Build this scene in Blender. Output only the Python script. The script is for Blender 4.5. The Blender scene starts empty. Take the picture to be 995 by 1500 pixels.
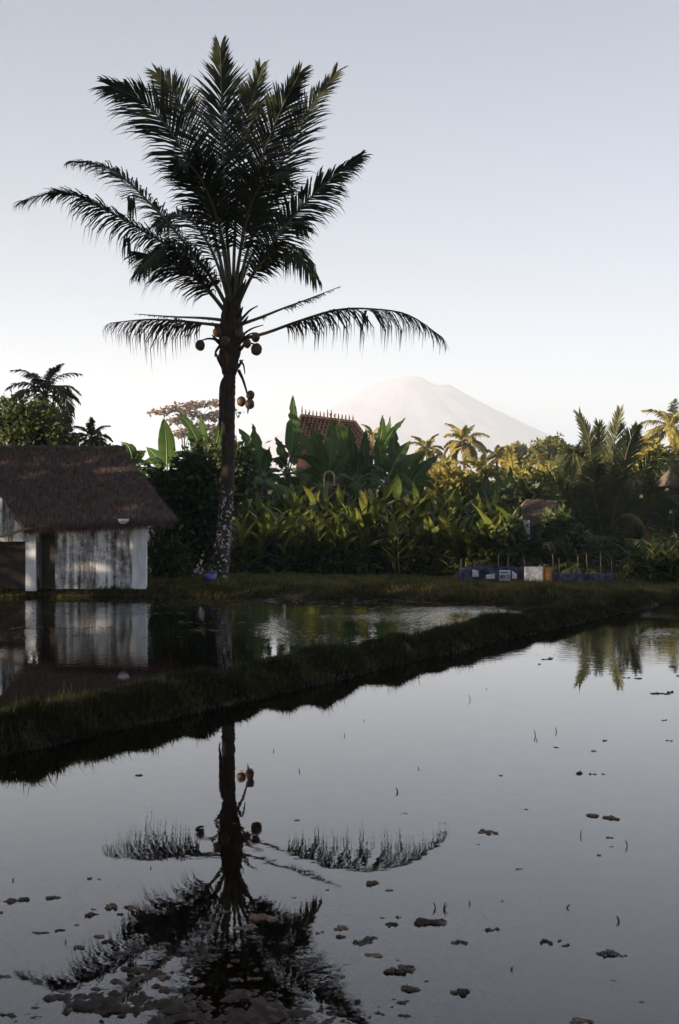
import bpy, math, random
import numpy as np
from mathutils import Vector, Matrix, noise as mnoise

random.seed(7)
rng = np.random.default_rng(7)
R = math.radians
scene = bpy.context.scene
col = scene.collection

# ---------------------------------------------------------------- camera
F = 2083.0            # focal length in pixels of the 995 x 1500 photograph
CH = 2.04             # eye height above the paddy water
cam_d = bpy.data.cameras.new('camera')
cam_d.sensor_fit = 'VERTICAL'
cam_d.sensor_height = 36.0
cam_d.lens = 50.0
cam_d.clip_start = 0.1
cam_d.clip_end = 20000
cam = bpy.data.objects.new('camera', cam_d)
cam.location = (0, 0, CH)
cam.rotation_euler = (R(90), 0, 0)
col.objects.link(cam)
scene.camera = cam

# ---------------------------------------------------------------- sky, sun, exposure
SUN_EL = R(11.0)
SUN_AZ = R(-112.0)      # clockwise from +Y: from the left and a little behind
world = bpy.data.worlds.new('World')
scene.world = world
world.use_nodes = True
wn = world.node_tree
wn.nodes.clear()
w_out = wn.nodes.new('ShaderNodeOutputWorld')
w_bg = wn.nodes.new('ShaderNodeBackground')
w_sky = wn.nodes.new('ShaderNodeTexSky')
w_sky.sky_type = 'NISHITA'
w_sky.sun_disc = False
w_sky.sun_elevation = SUN_EL
w_sky.sun_rotation = SUN_AZ
w_sky.air_density = 0.56
w_sky.dust_density = 0.2
w_sky.ozone_density = 1.8
w_hs = wn.nodes.new('ShaderNodeHueSaturation')
w_hs.inputs['Saturation'].default_value = 0.68
w_bg.inputs['Strength'].default_value = 0.056
wn.links.new(w_sky.outputs[0], w_hs.inputs['Color'])
wn.links.new(w_hs.outputs[0], w_bg.inputs['Color'])
wn.links.new(w_bg.outputs[0], w_out.inputs['Surface'])

sun_d = bpy.data.lights.new('sun', 'SUN')
sun_d.energy = 5.0
sun_d.angle = R(0.6)
sun_d.color = (1.0, 0.83, 0.62)
sun = bpy.data.objects.new('sun', sun_d)
sdir = Vector((math.sin(SUN_AZ) * math.cos(SUN_EL), math.cos(SUN_AZ) * math.cos(SUN_EL), math.sin(SUN_EL)))
sun.rotation_euler = sdir.to_track_quat('Z', 'Y').to_euler()
sun.location = sdir * 60
col.objects.link(sun)

scene.view_settings.view_transform = 'Standard'
scene.view_settings.look = 'None'
scene.view_settings.gamma = 1.0
scene.view_settings.use_curve_mapping = False
scene.view_settings.exposure = 1.66
scene.cycles.max_bounces = 6
scene.cycles.diffuse_bounces = 3
scene.cycles.glossy_bounces = 3
scene.cycles.transmission_bounces = 4
scene.cycles.transparent_max_bounces = 12
scene.cycles.volume_bounces = 2
scene.cycles.use_denoising = True


# ---------------------------------------------------------------- helpers
def P(px, py, Y):
    """pixel of the photograph at distance Y -> world point"""
    return Vector(((px - 497.5) / F * Y, Y, CH - (py - 750.0) / F * Y))


def tag(o, label=None, cat=None, group=None, kind=None):
    if label: o['label'] = label
    if cat: o['category'] = cat
    if group: o['group'] = group
    if kind: o['kind'] = kind
    return o


def empty(name, loc=(0, 0, 0), label=None, cat=None, group=None):
    o = bpy.data.objects.new(name, None)
    o.empty_display_size = 0.2
    o.location = loc
    col.objects.link(o)
    return tag(o, label, cat, group)


def link(name, me, parent=None, loc=None, rot=None, scale=None):
    """mesh data in world coordinates unless loc is given; parents are unrotated Empties or meshes"""
    o = bpy.data.objects.new(name, me)
    col.objects.link(o)
    if parent is not None:
        o.parent = parent
        base = Vector((0, 0, 0))
        p = parent
        while p is not None:
            base += Vector(p.location)
            p = p.parent
        o.location = (Vector(loc) if loc is not None else Vector((0, 0, 0))) - base
    elif loc is not None:
        o.location = loc
    if rot is not None: o.rotation_euler = rot
    if scale is not None: o.scale = scale
    return o


class MB:
    def __init__(s):
        s.v = []; s.f = []

    def add(s, vs, fs):
        n = len(s.v)
        s.v.extend([tuple(x) for x in vs])
        s.f.extend([tuple(i + n for i in f) for f in fs])

    def box(s, a, b):
        x0, y0, z0 = a; x1, y1, z1 = b
        s.add([(x0, y0, z0), (x1, y0, z0), (x1, y1, z0), (x0, y1, z0), (x0, y0, z1), (x1, y0, z1), (x1, y1, z1), (x0, y1, z1)],
              [(0, 3, 2, 1), (4, 5, 6, 7), (0, 1, 5, 4), (1, 2, 6, 5), (2, 3, 7, 6), (3, 0, 4, 7)])

    def tube(s, pts, rad, sides=6, cap=True):
        pts = [Vector(p) for p in pts]
        n = len(pts); base = len(s.v)
        ref = Vector((0.13, 0.97, 0.21))
        for i, p in enumerate(pts):
            t = (pts[min(i + 1, n - 1)] - pts[max(i - 1, 0)])
            t = t.normalized() if t.length > 1e-9 else Vector((0, 0, 1))
            a = t.cross(ref)
            if a.length < 1e-3: a = t.cross(Vector((1, 0, 0)))
            a.normalize(); b = t.cross(a)
            r = rad[i] if hasattr(rad, '__len__') else rad
            for k in range(sides):
                an = 2 * math.pi * k / sides
                s.v.append(tuple(p + a * (r * math.cos(an)) + b * (r * math.sin(an))))
        for i in range(n - 1):
            for k in range(sides):
                k2 = (k + 1) % sides
                s.f.append((base + i * sides + k, base + i * sides + k2, base + (i + 1) * sides + k2, base + (i + 1) * sides + k))
        if cap:
            s.f.append(tuple(base + k for k in range(sides))[::-1])
            s.f.append(tuple(base + (n - 1) * sides + k for k in range(sides)))

    def blob(s, c, rx, ry, rz, nu=10, nv=7, amp=0.0, seed=0.0):
        c = Vector(c); base = len(s.v)
        for j in range(nv + 1):
            th = math.pi * j / nv
            for i in range(nu):
                ph = 2 * math.pi * i / nu
                d = Vector((math.sin(th) * math.cos(ph), math.sin(th) * math.sin(ph), math.cos(th)))
                sv = Vector((seed, seed * 1.7, 0)); k = 1 + amp * (mnoise.noise(d * 1.9 + sv) + (.55 * mnoise.noise(d * 4.3 + sv) + .35 * mnoise.noise(d * 9 + sv) if amp > .5 else 0))
                s.v.append((c.x + rx * d.x * k, c.y + ry * d.y * k, c.z + rz * d.z * k))
        for j in range(nv):
            for i in range(nu):
                i2 = (i + 1) % nu
                s.f.append((base + j * nu + i, base + (j + 1) * nu + i, base + (j + 1) * nu + i2, base + j * nu + i2))

    def mesh(s, name, mat, smooth=False):
        me = bpy.data.meshes.new(name)
        me.from_pydata(s.v, [], s.f)
        if mat: me.materials.append(mat)
        if smooth:
            me.polygons.foreach_set('use_smooth', [True] * len(me.polygons))
        me.update()
        return me

    def build(s, name, mat, parent=None, smooth=False):
        return link(name, s.mesh(name, mat, smooth), parent)


def np_mesh(name, V, Fq, mat, smooth=False):
    me = bpy.data.meshes.new(name)
    V = np.asarray(V, np.float32); Fq = np.asarray(Fq, np.int32)
    k = Fq.shape[1]
    me.vertices.add(len(V)); me.vertices.foreach_set('co', V.ravel())
    me.loops.add(Fq.size); me.loops.foreach_set('vertex_index', Fq.ravel())
    me.polygons.add(len(Fq))
    me.polygons.foreach_set('loop_start', np.arange(0, Fq.size, k, dtype=np.int32))
    me.polygons.foreach_set('loop_total', np.full(len(Fq), k, np.int32))
    if smooth: me.polygons.foreach_set('use_smooth', np.ones(len(Fq), bool))
    me.update(calc_edges=True)
    if mat: me.materials.append(mat)
    return me


def spline(pts, n):
    """Catmull-Rom through pts, n samples"""
    pts = [Vector(p) for p in pts]
    q = [pts[0] * 2 - pts[1]] + pts + [pts[-1] * 2 - pts[-2]]
    out = []
    m = len(pts) - 1
    for i in range(n):
        u = i / (n - 1) * m
        k = min(int(u), m - 1); t = u - k
        a, b, c, d = q[k], q[k + 1], q[k + 2], q[k + 3]
        out.append(0.5 * ((2 * b) + (c - a) * t + (2 * a - 5 * b + 4 * c - d) * t * t + (3 * b - a - 3 * c + d) * t ** 3))
    return out


# ---------------------------------------------------------------- materials
def nodes_of(name):
    m = bpy.data.materials.new(name)
    m.use_nodes = True
    nt = m.node_tree
    return m, nt, nt.nodes, nt.links, nt.nodes['Principled BSDF'], nt.nodes['Material Output']


def ramp(nt, stops):
    r = nt.nodes.new('ShaderNodeValToRGB')
    el = r.color_ramp.elements
    el[0].position, el[0].color = stops[0][0], (*stops[0][1], 1)
    el[1].position, el[1].color = stops[1][0], (*stops[1][1], 1)
    for p, c in stops[2:]:
        e = el.new(p); e.color = (*c, 1)
    return r


def noisy(name, c1, c2, scale=4.0, rough=0.8, detail=5, bump=0.0, stretch=(1, 1, 1), lo=0.35, hi=0.65, bscale=None):
    m, nt, N, L, b, o = nodes_of(name)
    tc = N.new('ShaderNodeTexCoord'); mp = N.new('ShaderNodeMapping'); mp.inputs['Scale'].default_value = stretch
    L.new(tc.outputs['Object'], mp.inputs['Vector'])
    nz = N.new('ShaderNodeTexNoise'); nz.inputs['Scale'].default_value = scale; nz.inputs['Detail'].default_value = detail
    L.new(mp.outputs[0], nz.inputs['Vector'])
    r = ramp(nt, [(lo, c1), (hi, c2)])
    L.new(nz.outputs[0], r.inputs[0]); L.new(r.outputs[0], b.inputs['Base Color'])
    b.inputs['Roughness'].default_value = rough
    if bump:
        n2 = N.new('ShaderNodeTexNoise'); n2.inputs['Scale'].default_value = bscale or scale * 3; n2.inputs['Detail'].default_value = 6
        L.new(mp.outputs[0], n2.inputs['Vector'])
        bp = N.new('ShaderNodeBump'); bp.inputs['Strength'].default_value = bump; bp.inputs['Distance'].default_value = 0.03
        L.new(n2.outputs[0], bp.inputs['Height']); L.new(bp.outputs[0], b.inputs['Normal'])
    return m


def leafmat(name, c1, c2, rough=0.45, trans=0.3, scale=1.3):
    """leaf colour varies by object and by place; some light passes through"""
    m, nt, N, L, b, o = nodes_of(name)
    tc = N.new('ShaderNodeTexCoord')
    geo = N.new('ShaderNodeNewGeometry')
    nz = N.new('ShaderNodeTexNoise'); nz.inputs['Scale'].default_value = scale; nz.inputs['Detail'].default_value = 4
    L.new(geo.outputs['Position'], nz.inputs['Vector'])
    oi = N.new('ShaderNodeObjectInfo')
    add = N.new('ShaderNodeMath'); add.operation = 'MULTIPLY_ADD'
    add.inputs[1].default_value = 0.45; L.new(oi.outputs['Random'], add.inputs[0]); L.new(nz.outputs[0], add.inputs[2])
    sub = N.new('ShaderNodeMath'); sub.operation = 'SUBTRACT'; sub.inputs[1].default_value = 0.225; L.new(add.outputs[0], sub.inputs[0])
    r = ramp(nt, [(0.3, c1), (0.7, c2)])
    L.new(sub.outputs[0], r.inputs[0])
    L.new(r.outputs[0], b.inputs['Base Color'])
    b.inputs['Roughness'].default_value = rough
    b.inputs['Specular IOR Level'].default_value = 0.22
    tr = N.new('ShaderNodeBsdfTranslucent')
    hs = N.new('ShaderNodeHueSaturation'); hs.inputs['Value'].default_value = 1.3
    L.new(r.outputs[0], hs.inputs['Color']); L.new(hs.outputs[0], tr.inputs['Color'])
    mx = N.new('ShaderNodeMixShader'); mx.inputs[0].default_value = trans
    L.new(b.outputs[0], mx.inputs[1]); L.new(tr.outputs[0], mx.inputs[2]); L.new(mx.outputs[0], o.inputs['Surface'])
    return m


M = {}
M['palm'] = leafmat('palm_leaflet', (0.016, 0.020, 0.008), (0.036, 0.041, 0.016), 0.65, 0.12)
M['palm_lit'] = leafmat('palm_leaflet_yellow_sunlit', (0.13, 0.13, 0.022), (0.34, 0.27, 0.065), 0.55, 0.35)  # yellowish leaf raised in tone to carry the golden sunlight
M['palm_young'] = leafmat('palm_leaflet_young', (0.030, 0.038, 0.012), (0.072, 0.080, 0.028), 0.55, 0.22)
M['palm_dry'] = leafmat('palm_leaflet_dry', (0.22, 0.13, 0.045), (0.36, 0.24, 0.09), 0.7, 0.3)
M['rachis'] = noisy('palm_rachis', (0.05, 0.045, 0.016), (0.10, 0.085, 0.03), 3, 0.6)
M['banana'] = leafmat('banana_leaf', (0.032, 0.066, 0.014), (0.072, 0.122, 0.030), 0.4, 0.3, 0.9)
M['midrib'] = noisy('banana_midrib', (0.09, 0.13, 0.045), (0.14, 0.18, 0.07), 3, 0.5)
M['pseudostem'] = noisy('banana_pseudostem', (0.035, 0.04, 0.014), (0.10, 0.085, 0.035), 5, 0.6, stretch=(1, 1, .3))
M['ginger'] = leafmat('lance_leaf', (0.048, 0.070, 0.012), (0.150, 0.165, 0.034), 0.42, 0.3, 1.6)
M['ginger_y'] = leafmat('lance_leaf_yellowed', (0.16, 0.15, 0.03), (0.30, 0.25, 0.06), 0.5, 0.3, 1.6)
M['stem'] = noisy('green_stem', (0.03, 0.04, 0.014), (0.06, 0.07, 0.025), 4, 0.6)
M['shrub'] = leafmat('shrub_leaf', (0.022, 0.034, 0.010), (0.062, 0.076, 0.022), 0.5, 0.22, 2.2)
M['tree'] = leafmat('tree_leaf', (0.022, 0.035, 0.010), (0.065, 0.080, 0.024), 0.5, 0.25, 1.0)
M['treefar'] = leafmat('far_tree_leaf', (0.07, 0.08, 0.016), (0.24, 0.20, 0.045), 0.6, 0.25, 0.5)  # leaf colour also lifted and yellowed to carry the low sun
M['feather'] = leafmat('feathery_leaf', (0.20, 0.14, 0.10), (0.30, 0.22, 0.15), 0.6, 0.4, 0.6)
M['grass'] = leafmat('grass_blade', (0.024, 0.032, 0.007), (0.120, 0.112, 0.028), 0.55, 0.3, 1.7)
M['grass_dry'] = leafmat('grass_blade_dry', (0.07, 0.06, 0.022), (0.17, 0.135, 0.05), 0.7, 0.3, 2.5)
M['grass_brown'] = leafmat('grass_blade_dead', (0.018, 0.012, 0.006), (0.050, 0.032, 0.016), 0.8, 0.1, 2.5)
M['bark'] = noisy('tree_bark', (0.035, 0.025, 0.018), (0.10, 0.075, 0.055), 5, 0.9, bump=0.5)
M['coconut'] = noisy('coconut_husk', (0.055, 0.025, 0.009), (0.115, 0.052, 0.018), 6, 0.55)
M['fibre'] = noisy('palm_fibre', (0.020, 0.011, 0.006), (0.058, 0.032, 0.017), 9, 0.9, bump=0.6, stretch=(1, 1, 0.25))
M['thatch'] = noisy('thatch_grass', (0.070, 0.045, 0.036), (0.195, 0.132, 0.108), 7, 0.95, detail=8, bump=0.8, stretch=(2.5, 1, 0.5), bscale=45)
M['thatch_light'] = noisy('bleached_thatch_stalk', (0.16, 0.11, 0.085), (0.28, 0.20, 0.155), 6, 0.9)
M['thatch_old'] = noisy('thatch_old', (0.045, 0.031, 0.024), (0.115, 0.08, 0.062), 5, 0.95, bump=0.8, stretch=(2.5, 1, .5))
M['wood'] = noisy('old_wood', (0.045, 0.030, 0.020), (0.115, 0.078, 0.052), 4, 0.85, bump=0.3, stretch=(3, 3, .4))
M['bamboo'] = noisy('bamboo_pole', (0.20, 0.14, 0.075), (0.32, 0.24, 0.14), 3, 0.55, stretch=(1, 1, 1))
M['brick'] = None
M['rooftile'] = noisy('clay_roof_tile', (0.030, 0.012, 0.009), (0.080, 0.034, 0.024), 3.5, 0.9, bump=0.3)
M['finial'] = noisy('clay_ridge_finial', (0.07, 0.035, 0.025), (0.14, 0.075, 0.05), 5, 0.9)
M['shade_dark_wood'] = noisy('shade_dark_timber', (0.02, 0.015, 0.011), (0.045, 0.033, 0.024), 5, 0.9)  # dark tone stands in for the shade behind openings
M['blue'] = noisy('blue_plastic', (0.10, 0.10, 0.34), (0.17, 0.17, 0.46), 9, 0.4, bump=0.3)
M['net'] = noisy('blue_grey_netting', (0.030, 0.028, 0.055), (0.105, 0.10, 0.16), 9, 0.8, bump=0.4)
M['white_plastic'] = noisy('white_sheet', (0.50, 0.47, 0.46), (0.72, 0.70, 0.69), 7, 0.6)
M['white_rice_sack'] = noisy('weathered_white_sheet', (0.42, 0.40, 0.40), (0.68, 0.66, 0.64), 14, 0.7, bump=0.3)
M['orange'] = noisy('rusty_orange_sheet', (0.27, 0.10, 0.018), (0.40, 0.165, 0.035), 11, 0.7)
M['ink'] = noisy('black_print', (0.02, 0.02, 0.02), (0.03, 0.03, 0.03), 3, 0.7)
M['porcelain'] = noisy('white_bowl', (0.66, 0.66, 0.66), (0.78, 0.78, 0.78), 3, 0.35)
M['clod'] = noisy('wet_mud_clod', (0.030, 0.020, 0.014), (0.105, 0.070, 0.050), 14, 0.55, bump=0.7)
M['clod_lit'] = noisy('lit_mud_clod', (0.12, 0.075, 0.05), (0.27, 0.17, 0.115), 14, 0.8, bump=0.7)  # paler copy of the clod mud, warm light put into its colour
M['stubble'] = noisy('dark_stubble', (0.02, 0.018, 0.01), (0.05, 0.042, 0.022), 8, 0.7)
M['pipe'] = noisy('pale_bent_pipe', (0.33, 0.27, 0.16), (0.46, 0.38, 0.25), 3, 0.5)
M['grey_post'] = noisy('grey_weathered_post', (0.17, 0.155, 0.15), (0.30, 0.28, 0.27), 6, 0.85, stretch=(3, 3, .5))
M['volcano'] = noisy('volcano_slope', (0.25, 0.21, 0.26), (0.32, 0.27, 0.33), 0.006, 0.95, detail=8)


def brick_mat():
    m, nt, N, L, b, o = nodes_of('red_brick')
    tc = N.new('ShaderNodeTexCoord'); mp = N.new('ShaderNodeMapping'); mp.inputs['Rotation'].default_value = (R(90), 0, 0)
    br = N.new('ShaderNodeTexBrick'); br.inputs['Scale'].default_value = 2.2
    br.inputs['Color1'].default_value = (0.10, 0.032, 0.020, 1); br.inputs['Color2'].default_value = (0.065, 0.022, 0.016, 1)
    br.inputs['Mortar'].default_value = (0.05, 0.035, 0.03, 1); br.inputs['Mortar Size'].default_value = 0.03
    L.new(tc.outputs['Object'], mp.inputs[0]); L.new(mp.outputs[0], br.inputs['Vector']); L.new(br.outputs[0], b.inputs['Base Color'])
    b.inputs['Roughness'].default_value = 0.9
    return m


M['brick'] = brick_mat()


def plaster_mat():
    """whitewash with black mould streaks that run down from the coping"""
    m, nt, N, L, b, o = nodes_of('mould_streaked_whitewash')
    tc = N.new('ShaderNodeTexCoord')
    mp = N.new('ShaderNodeMapping'); mp.inputs['Scale'].default_value = (5.2, 5.2, 0.55)
    L.new(tc.outputs['Object'], mp.inputs[0])
    a = N.new('ShaderNodeTexNoise'); a.inputs['Scale'].default_value = 1.5; a.inputs['Detail'].default_value = 6; a.inputs['Roughness'].default_value = 0.62
    L.new(mp.outputs[0], a.inputs['Vector'])
    c = N.new('ShaderNodeTexNoise'); c.inputs['Scale'].default_value = 7; c.inputs['Detail'].default_value = 8; c.inputs['Roughness'].default_value = 0.7
    L.new(tc.outputs['Object'], c.inputs['Vector'])
    ad = N.new('ShaderNodeMath'); ad.operation = 'MULTIPLY_ADD'; ad.inputs[1].default_value = 0.55
    L.new(c.outputs[0], ad.inputs[0]); L.new(a.outputs[0], ad.inputs[2])
    r = ramp(nt, [(0.66, (0.76, 0.75, 0.74)), (0.95, (0.050, 0.042, 0.038)), (0.79, (0.34, 0.32, 0.31))])
    L.new(ad.outputs[0], r.inputs[0]); L.new(r.outputs[0], b.inputs['Base Color'])
    b.inputs['Roughness'].default_value = 0.9
    bp = N.new('ShaderNodeBump'); bp.inputs['Strength'].default_value = 0.25; bp.inputs['Distance'].default_value = 0.02
    L.new(c.outputs[0], bp.inputs['Height']); L.new(bp.outputs[0], b.inputs['Normal'])
    return m


M['plaster'] = plaster_mat()
M['whitewash'] = noisy('clean_whitewash', (0.60, 0.60, 0.61), (0.80, 0.80, 0.81), 3.5, 0.9, stretch=(3, 3, .6), bump=0.2)


def trunk_mat():
    """coconut bark with pale lichen spots on the lower trunk"""
    m, nt, N, L, b, o = nodes_of('coconut_trunk_bark')
    tc = N.new('ShaderNodeTexCoord')
    a = N.new('ShaderNodeTexNoise'); a.inputs['Scale'].default_value = 4; a.inputs['Detail'].default_value = 6
    L.new(tc.outputs['Object'], a.inputs['Vector'])
    r = ramp(nt, [(0.3, (0.026, 0.015, 0.010)), (0.7, (0.066, 0.040, 0.028))])
    L.new(a.outputs[0], r.inputs[0])
    sp = N.new('ShaderNodeTexNoise'); sp.inputs['Scale'].default_value = 13; sp.inputs['Detail'].default_value = 3
    L.new(tc.outputs['Object'], sp.inputs['Vector'])
    xyz = N.new('ShaderNodeSeparateXYZ'); L.new(tc.outputs['Object'], xyz.inputs[0])
    mr = N.new('ShaderNodeMapRange'); mr.inputs[1].default_value = 2.2; mr.inputs[2].default_value = 3.9; mr.inputs[3].default_value = 0.0; mr.inputs[4].default_value = 0.22
    L.new(xyz.outputs['Z'], mr.inputs[0])
    sb = N.new('ShaderNodeMath'); sb.operation = 'SUBTRACT'; L.new(sp.outputs[0], sb.inputs[0]); L.new(mr.outputs[0], sb.inputs[1])
    st = N.new('ShaderNodeMapRange'); st.inputs[1].default_value = 0.565; st.inputs[2].default_value = 0.60; L.new(sb.outputs[0], st.inputs[0])
    mx = N.new('ShaderNodeMix'); mx.data_type = 'RGBA'; mx.inputs['B'].default_value = (0.50, 0.47, 0.45, 1)
    L.new(st.outputs[0], mx.inputs['Factor']); L.new(r.outputs[0], mx.inputs['A']); L.new(mx.outputs['Result'], b.inputs['Base Color'])
    b.inputs['Roughness'].default_value = 0.9
    return m


M['trunk'] = trunk_mat()


def water_mat():
    m, nt, N, L, b, o = nodes_of('paddy_water')
    N.remove(b)
    geo = N.new('ShaderNodeNewGeometry')
    mp = N.new('ShaderNodeMapping'); mp.inputs['Scale'].default_value = (1.0, 0.8, 1.0); L.new(geo.outputs['Position'], mp.inputs[0])
    n1 = N.new('ShaderNodeTexNoise'); n1.inputs['Scale'].default_value = 6.5; n1.inputs['Detail'].default_value = 3
    n2 = N.new('ShaderNodeTexNoise'); n2.inputs['Scale'].default_value = 0.35; n2.inputs['Detail'].default_value = 2
    L.new(mp.outputs[0], n1.inputs['Vector']); L.new(mp.outputs[0], n2.inputs['Vector'])
    # breeze patches: ripples are stronger on the far paddy, where the wind reaches the water
    xyz = N.new('ShaderNodeSeparateXYZ'); L.new(geo.outputs['Position'], xyz.inputs[0])
    mr = N.new('ShaderNodeMapRange'); mr.inputs[1].default_value = 18; mr.inputs[2].default_value = 27; mr.inputs[3].default_value = 0.008; mr.inputs[4].default_value = 0.10
    L.new(xyz.outputs['Y'], mr.inputs[0])
    pr = N.new('ShaderNodeMapRange'); pr.inputs[1].default_value = 0.45; pr.inputs[2].default_value = 0.65; pr.inputs[3].default_value = 0.25; pr.inputs[4].default_value = 1.0
    L.new(n2.outputs[0], pr.inputs[0])
    ml = N.new('ShaderNodeMath'); ml.operation = 'MULTIPLY'; L.new(mr.outputs[0], ml.inputs[0]); L.new(pr.outputs[0], ml.inputs[1])
    bp = N.new('ShaderNodeBump'); bp.inputs['Distance'].default_value = 0.11
    L.new(ml.outputs[0], bp.inputs['Strength']); L.new(n1.outputs[0], bp.inputs['Height'])
    fr = N.new('ShaderNodeFresnel'); fr.inputs['IOR'].default_value = 1.55; L.new(bp.outputs[0], fr.inputs['Normal'])
    gl = N.new('ShaderNodeBsdfGlossy'); gl.inputs['Roughness'].default_value = 0.012; gl.inputs['Color'].default_value = (1, 1, 1, 1); L.new(bp.outputs[0], gl.inputs['Normal'])
    tr = N.new('ShaderNodeBsdfTransparent'); tr.inputs['Color'].default_value = (0.42, 0.35, 0.29, 1)
    mx = N.new('ShaderNodeMixShader')
    L.new(fr.outputs[0], mx.inputs[0]); L.new(tr.outputs[0], mx.inputs[1]); L.new(gl.outputs[0], mx.inputs[2])
    L.new(mx.outputs[0], o.inputs['Surface'])
    return m


M['water'] = water_mat()


def ground_mat():
    """wet mud below the water line, soil and short growth above it"""
    m, nt, N, L, b, o = nodes_of('paddy_soil')
    geo = N.new('ShaderNodeNewGeometry')
    xyz = N.new('ShaderNodeSeparateXYZ'); L.new(geo.outputs['Position'], xyz.inputs[0])
    n = N.new('ShaderNodeTexNoise'); n.inputs['Scale'].default_value = 2.3; n.inputs['Detail'].default_value = 8; L.new(geo.outputs['Position'], n.inputs['Vector'])
    mud = ramp(nt, [(0.35, (0.024, 0.015, 0.010)), (0.7, (0.070, 0.045, 0.032))]); L.new(n.outputs[0], mud.inputs[0])
    soil = ramp(nt, [(0.38, (0.018, 0.020, 0.008)), (0.60, (0.045, 0.034, 0.016)), (0.74, (0.12, 0.055, 0.025))]); L.new(n.outputs[0], soil.inputs[0])
    mr = N.new('ShaderNodeMapRange'); mr.inputs[1].default_value = 0.02; mr.inputs[2].default_value = 0.10; L.new(xyz.outputs['Z'], mr.inputs[0])
    mx = N.new('ShaderNodeMix'); mx.data_type = 'RGBA'
    L.new(mr.outputs[0], mx.inputs['Factor']); L.new(mud.outputs[0], mx.inputs['A']); L.new(soil.outputs[0], mx.inputs['B'])
    L.new(mx.outputs['Result'], b.inputs['Base Color'])
    ro = N.new('ShaderNodeMapRange'); ro.inputs[1].default_value = 0.0; ro.inputs[2].default_value = 0.06; ro.inputs[3].default_value = 0.75; ro.inputs[4].default_value = 0.9
    L.new(xyz.outputs['Z'], ro.inputs[0]); L.new(ro.outputs[0], b.inputs['Roughness'])
    n2 = N.new('ShaderNodeTexNoise'); n2.inputs['Scale'].default_value = 22; n2.inputs['Detail'].default_value = 6; L.new(geo.outputs['Position'], n2.inputs['Vector'])
    bp = N.new('ShaderNodeBump'); bp.inputs['Strength'].default_value = 0.5; bp.inputs['Distance'].default_value = 0.02
    L.new(n2.outputs[0], bp.inputs['Height']); L.new(bp.outputs[0], b.inputs['Normal'])
    return m


M['ground'] = ground_mat()


# ---------------------------------------------------------------- terrain
DN = 2.218
BANK = [(-1400, 42), (-40, 35.2), (-7, 34.0), (-2.5, 34.0), (0.5, 33.6), (4.4, 32.0), (6.2, 31.4), (9, 32.6), (40, 36), (1995, 45)]
bx_, by_ = np.array(BANK, float).T


def vn(x, y, s, seed=0.0):
    """cheap smooth value noise, numpy"""
    x = x * s + seed * 17.3; y = y * s + seed * 9.1
    xi = np.floor(x); yi = np.floor(y); fx = x - xi; fy = y - yi
    fx = fx * fx * (3 - 2 * fx); fy = fy * fy * (3 - 2 * fy)
    h = lambda a, b: np.modf(np.abs(np.sin(a * 127.1 + b * 311.7) * 43758.5453))[0]
    return (h(xi, yi) * (1 - fx) + h(xi + 1, yi) * fx) * (1 - fy) + (h(xi, yi + 1) * (1 - fx) + h(xi + 1, yi + 1) * fx) * fy


def sstep(a, b, x):
    t = np.clip((x - a) / (b - a), 0, 1)
    return t * t * (3 - 2 * t)


def dike_s(x, y):
    return ((x + 2.80) * -1.98 + (y - 11.8)) / DN + 0.10 * (vn(x, y, 0.8, 3) - .5) + 0.05 * (vn(x, y, 3.0, 5) - .5)


def height(x, y):
    x = np.asarray(x, float); y = np.asarray(y, float)
    bed = -0.075 + 0.05 * (vn(x, y, 1.2, 1) - .5) + 0.03 * (vn(x, y, 5, 2) - .5)
    s = dike_s(x, y)
    lump = 0.75 + 0.5 * vn(x, y, 1.6, 8)
    dk = sstep(-0.12, 0.28, s) * (1 - sstep(0.62, 1.02, s)) * (0.27 * lump + 0.04 * (vn(x, y, 6, 4) - .5))
    z = bed + dk * 1.12
    eb = y - np.interp(x, bx_, by_) + 0.35 * (vn(x, y, 0.9, 6) - .5)
    bank = sstep(-0.15, 0.75, eb)
    far = 0.20 + 0.08 * (vn(x, y, 0.7, 7) - .5) + (0.16 * vn(x, y, 0.9, 9) + 0.09 * vn(x, y, 2.6, 10) - .14) * sstep(.2, .8, eb) * (1 - sstep(1.4, 3.4, eb))
    far = far - 1.5 * sstep(6.5, 17, eb) + 0.3 * (vn(x, y, 0.2, 12) - .5) * sstep(8, 20, eb)
    z = z * (1 - bank) + far * bank
    near = 1 - sstep(2.2, 3.2, y)
    return z * (1 - near) + (0.42 + 0.05 * vn(x, y, 1.0, 11)) * near


xs = np.concatenate([[-1390, -700, -300, -120, -60, -35, -24, -18], np.arange(-14, 14.01, 0.11), [18, 24, 35, 60, 120, 300, 700, 1400, 1990]])
ys = np.concatenate([[-190, -80, -30, -10, 0], np.arange(1.5, 38, 0.11), np.arange(38, 60, 1.0), [62, 70, 85, 110, 160, 250, 400, 700, 1200, 2000, 3200, 4600, 6000, 6990]])
GX, GY = np.meshgrid(xs, ys)
GZ = height(GX, GY)
V = np.stack([GX.ravel(), GY.ravel(), GZ.ravel()], 1)
nx, ny = len(xs), len(ys)
ii = (np.arange(ny - 1)[:, None] * nx + np.arange(nx - 1)[None, :]).ravel()
tag(link('ground', np_mesh('ground', V, np.stack([ii, ii + 1, ii + nx + 1, ii + nx], 1), M['ground'], True)), kind='structure')

wm = MB(); wm.add([(-60, 1, 0), (60, 1, 0), (60, 38, 0), (-60, 38, 0)], [(0, 1, 2, 3)])
tag(wm.build('water', M['water']), kind='structure')

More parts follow.
